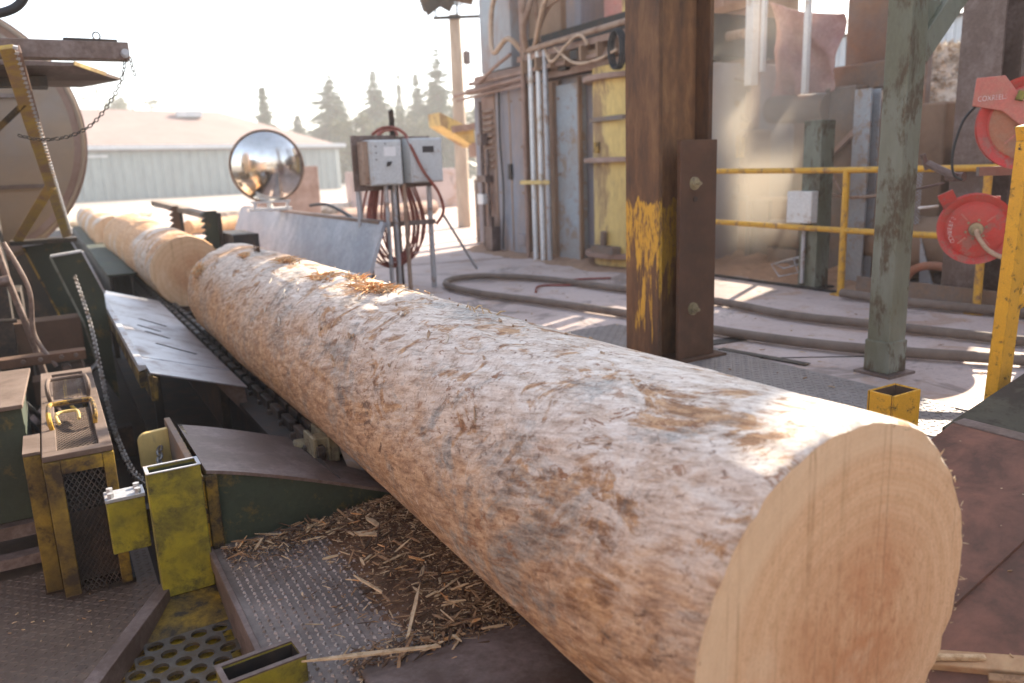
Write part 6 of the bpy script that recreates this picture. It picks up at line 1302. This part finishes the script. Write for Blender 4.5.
# added block shading the trough, and the mill building behind and left of the viewer
t = thing('trough_shade_block', 'added tall dark steel block shading the trough, behind the columns at the right edge', 'sun blocker', (6.7, 0, 0))
mb = MB(); mb.box(6.0, 7.4, -4.0, 2.7, .5, 3.2); part('blocker_body', mb, 'steel_brown', t, bevel=.01)
mb = MB(); mb.box(5.96, 6.0, -4.0, 2.52, .5, .62); mb.box(5.96, 6.0, -4.0, 2.52, 1.8, 1.9); part('stiffener', mb, 'rust', t)
for y in (2.3, .2, -2.5):
    mb = MB(); mb.box(6.1, 6.25, y, y + .15, 0, .5); part('leg', mb, 'steel_brown', t)
t = thing('mill_building', 'pale sawmill wall with window openings, seen only in the convex mirror', 'building', (-3.2, -4.5, -.75))
mb = MB(); mb.box(-6, 5.0, -4.5, -4.3, -.75, .7); mb.box(-6, 5.0, -4.5, -4.3, 1.5, 2.5)
for x in (-6, -3.2, -1.2, .9, 3.0, 4.7): mb.box(x, x + .3, -4.49, -4.31, .7, 1.5)
part('rear_wall', mb, 'white_box', t)
mb = MB(); mb.box(-3.4, -3.2, -4.3, 4.0, -.75, 2.2); part('side_wall', mb, 'rust_light', t)
mb = MB(); mb.prism([(-7, 3.3), (-4.35, 2.55), (-4.35, 2.45), (-7, 3.2)], 'x', -6.2, 5.2); mb.box(-6, 5.0, -7.2, -7.0, -.75, 3.1); part('roof', mb, 'roof_metal', t)

# ------------------------------------------------------------------ air, light, camera
SUN_AZ, SUN_EL = math.atan2(.93, .37), R(30)
S = Vector((math.sin(SUN_AZ) * math.cos(SUN_EL), math.cos(SUN_AZ) * math.cos(SUN_EL), math.sin(SUN_EL)))
ld = bpy.data.lights.new('sun', 'SUN'); ld.energy = 4.8; ld.angle = R(.55); ld.color = (1, .87, .70)
lo = bpy.data.objects.new('sun', ld); COL.objects.link(lo); lo.rotation_euler = S.to_track_quat('Z', 'Y').to_euler(); lo.location = (20, 10, 20)
w = bpy.data.worlds.new('World'); sc.world = w; w.use_nodes = True; nt = w.node_tree
bg = nt.nodes['Background']; sky = nt.nodes.new('ShaderNodeTexSky'); sky.sky_type = 'NISHITA'; sky.sun_disc = False
sky.sun_elevation = SUN_EL; sky.sun_rotation = SUN_AZ; sky.air_density = 1.0; sky.dust_density = 1.8; sky.ozone_density = 1.0; sky.altitude = 50
hs = nt.nodes.new('ShaderNodeHueSaturation'); hs.inputs['Saturation'].default_value = .72; nt.links.new(sky.outputs[0], hs.inputs['Color']); nt.links.new(hs.outputs[0], bg.inputs[0]); bg.inputs[1].default_value = .125

mb = MB(); mb.box(-200, 200, -200, 200, -1.8, 15.5); o = bpy.data.objects.new('haze', mb.mesh('haze', 'trim', (0, 0, 0))); link(o, None, (0, 0, 0)); o['kind'] = 'stuff'
m = bpy.data.materials.new('hazy_air'); m.use_nodes = True; nt = m.node_tree; nt.nodes.clear(); out = nt.nodes.new('ShaderNodeOutputMaterial'); pv = nt.nodes.new('ShaderNodeVolumePrincipled')
pv.inputs['Color'].default_value = (.97, .96, .95, 1); pv.inputs['Density'].default_value = .0024; pv.inputs['Anisotropy'].default_value = .1
nt.links.new(pv.outputs[0], out.inputs['Volume']); o.data.materials.clear(); o.data.materials.append(m)

mb = MB(); mb.box(4.95, 5.62, 3.9, 5.85, .01, 2.6); o = bpy.data.objects.new('dust_cloud', mb.mesh('dust_cloud', 'trim', (5.27, 4.9, 1.15))); link(o, None, (5.27, 4.9, 1.15)); o['kind'] = 'stuff'
m = bpy.data.materials.new('sawdust_in_the_air'); m.use_nodes = True; nt = m.node_tree; nt.nodes.clear(); out = nt.nodes.new('ShaderNodeOutputMaterial'); pv = nt.nodes.new('ShaderNodeVolumePrincipled')
v = coords(nt, 'Object', (1 / .4, 1 / 1.25, 1 / 1.5)); gr = nt.nodes.new('ShaderNodeTexGradient'); gr.gradient_type = 'QUADRATIC_SPHERE'; nt.links.new(v, gr.inputs[0])
n = noise_n(nt, coords(nt, 'Object', (1, 1, .7)), 1.4, 2, .5, .2)
nt.links.new(math_n(nt, 'MULTIPLY', math_n(nt, 'MULTIPLY', gr.outputs['Fac'], ramp(nt, n, [(.36, .5), (.62, 1.0)])), 3.6), pv.inputs['Density'])
pv.inputs['Color'].default_value = (.97, .88, .74, 1); pv.inputs['Anisotropy'].default_value = .05; nt.links.new(pv.outputs[0], out.inputs['Volume']); o.data.materials.clear(); o.data.materials.append(m)

cam = bpy.data.cameras.new('camera'); cam.sensor_width = 36; cam.lens = 791.1 / 1024 * 36; cam.clip_start = .05; cam.clip_end = 1000
co = bpy.data.objects.new('camera', cam); COL.objects.link(co); sc.camera = co
h, p, rr = .524, .2184, -.0372
F = Vector((math.sin(h) * math.cos(p), math.cos(h) * math.cos(p), -math.sin(p))); r0 = Vector((math.cos(h), -math.sin(h), 0)); u0 = r0.cross(F)
rt = r0 * math.cos(rr) + u0 * math.sin(rr); up = u0 * math.cos(rr) - r0 * math.sin(rr)
co.matrix_world = Matrix(((rt.x, up.x, -F.x, 0), (rt.y, up.y, -F.y, 0), (rt.z, up.z, -F.z, 1.0), (0, 0, 0, 1)))
cam.dof.use_dof = True; cam.dof.focus_distance = 2.35; cam.dof.aperture_fstop = 2.4
sc.view_settings.view_transform = 'Standard'; sc.view_settings.look = 'None'; sc.view_settings.gamma = 1; sc.view_settings.exposure = 1.82
sc.render.engine = 'CYCLES'; sc.cycles.use_denoising = True; sc.cycles.max_bounces = 8; sc.cycles.volume_bounces = 1; sc.cycles.use_adaptive_sampling = True; sc.cycles.adaptive_threshold = .02
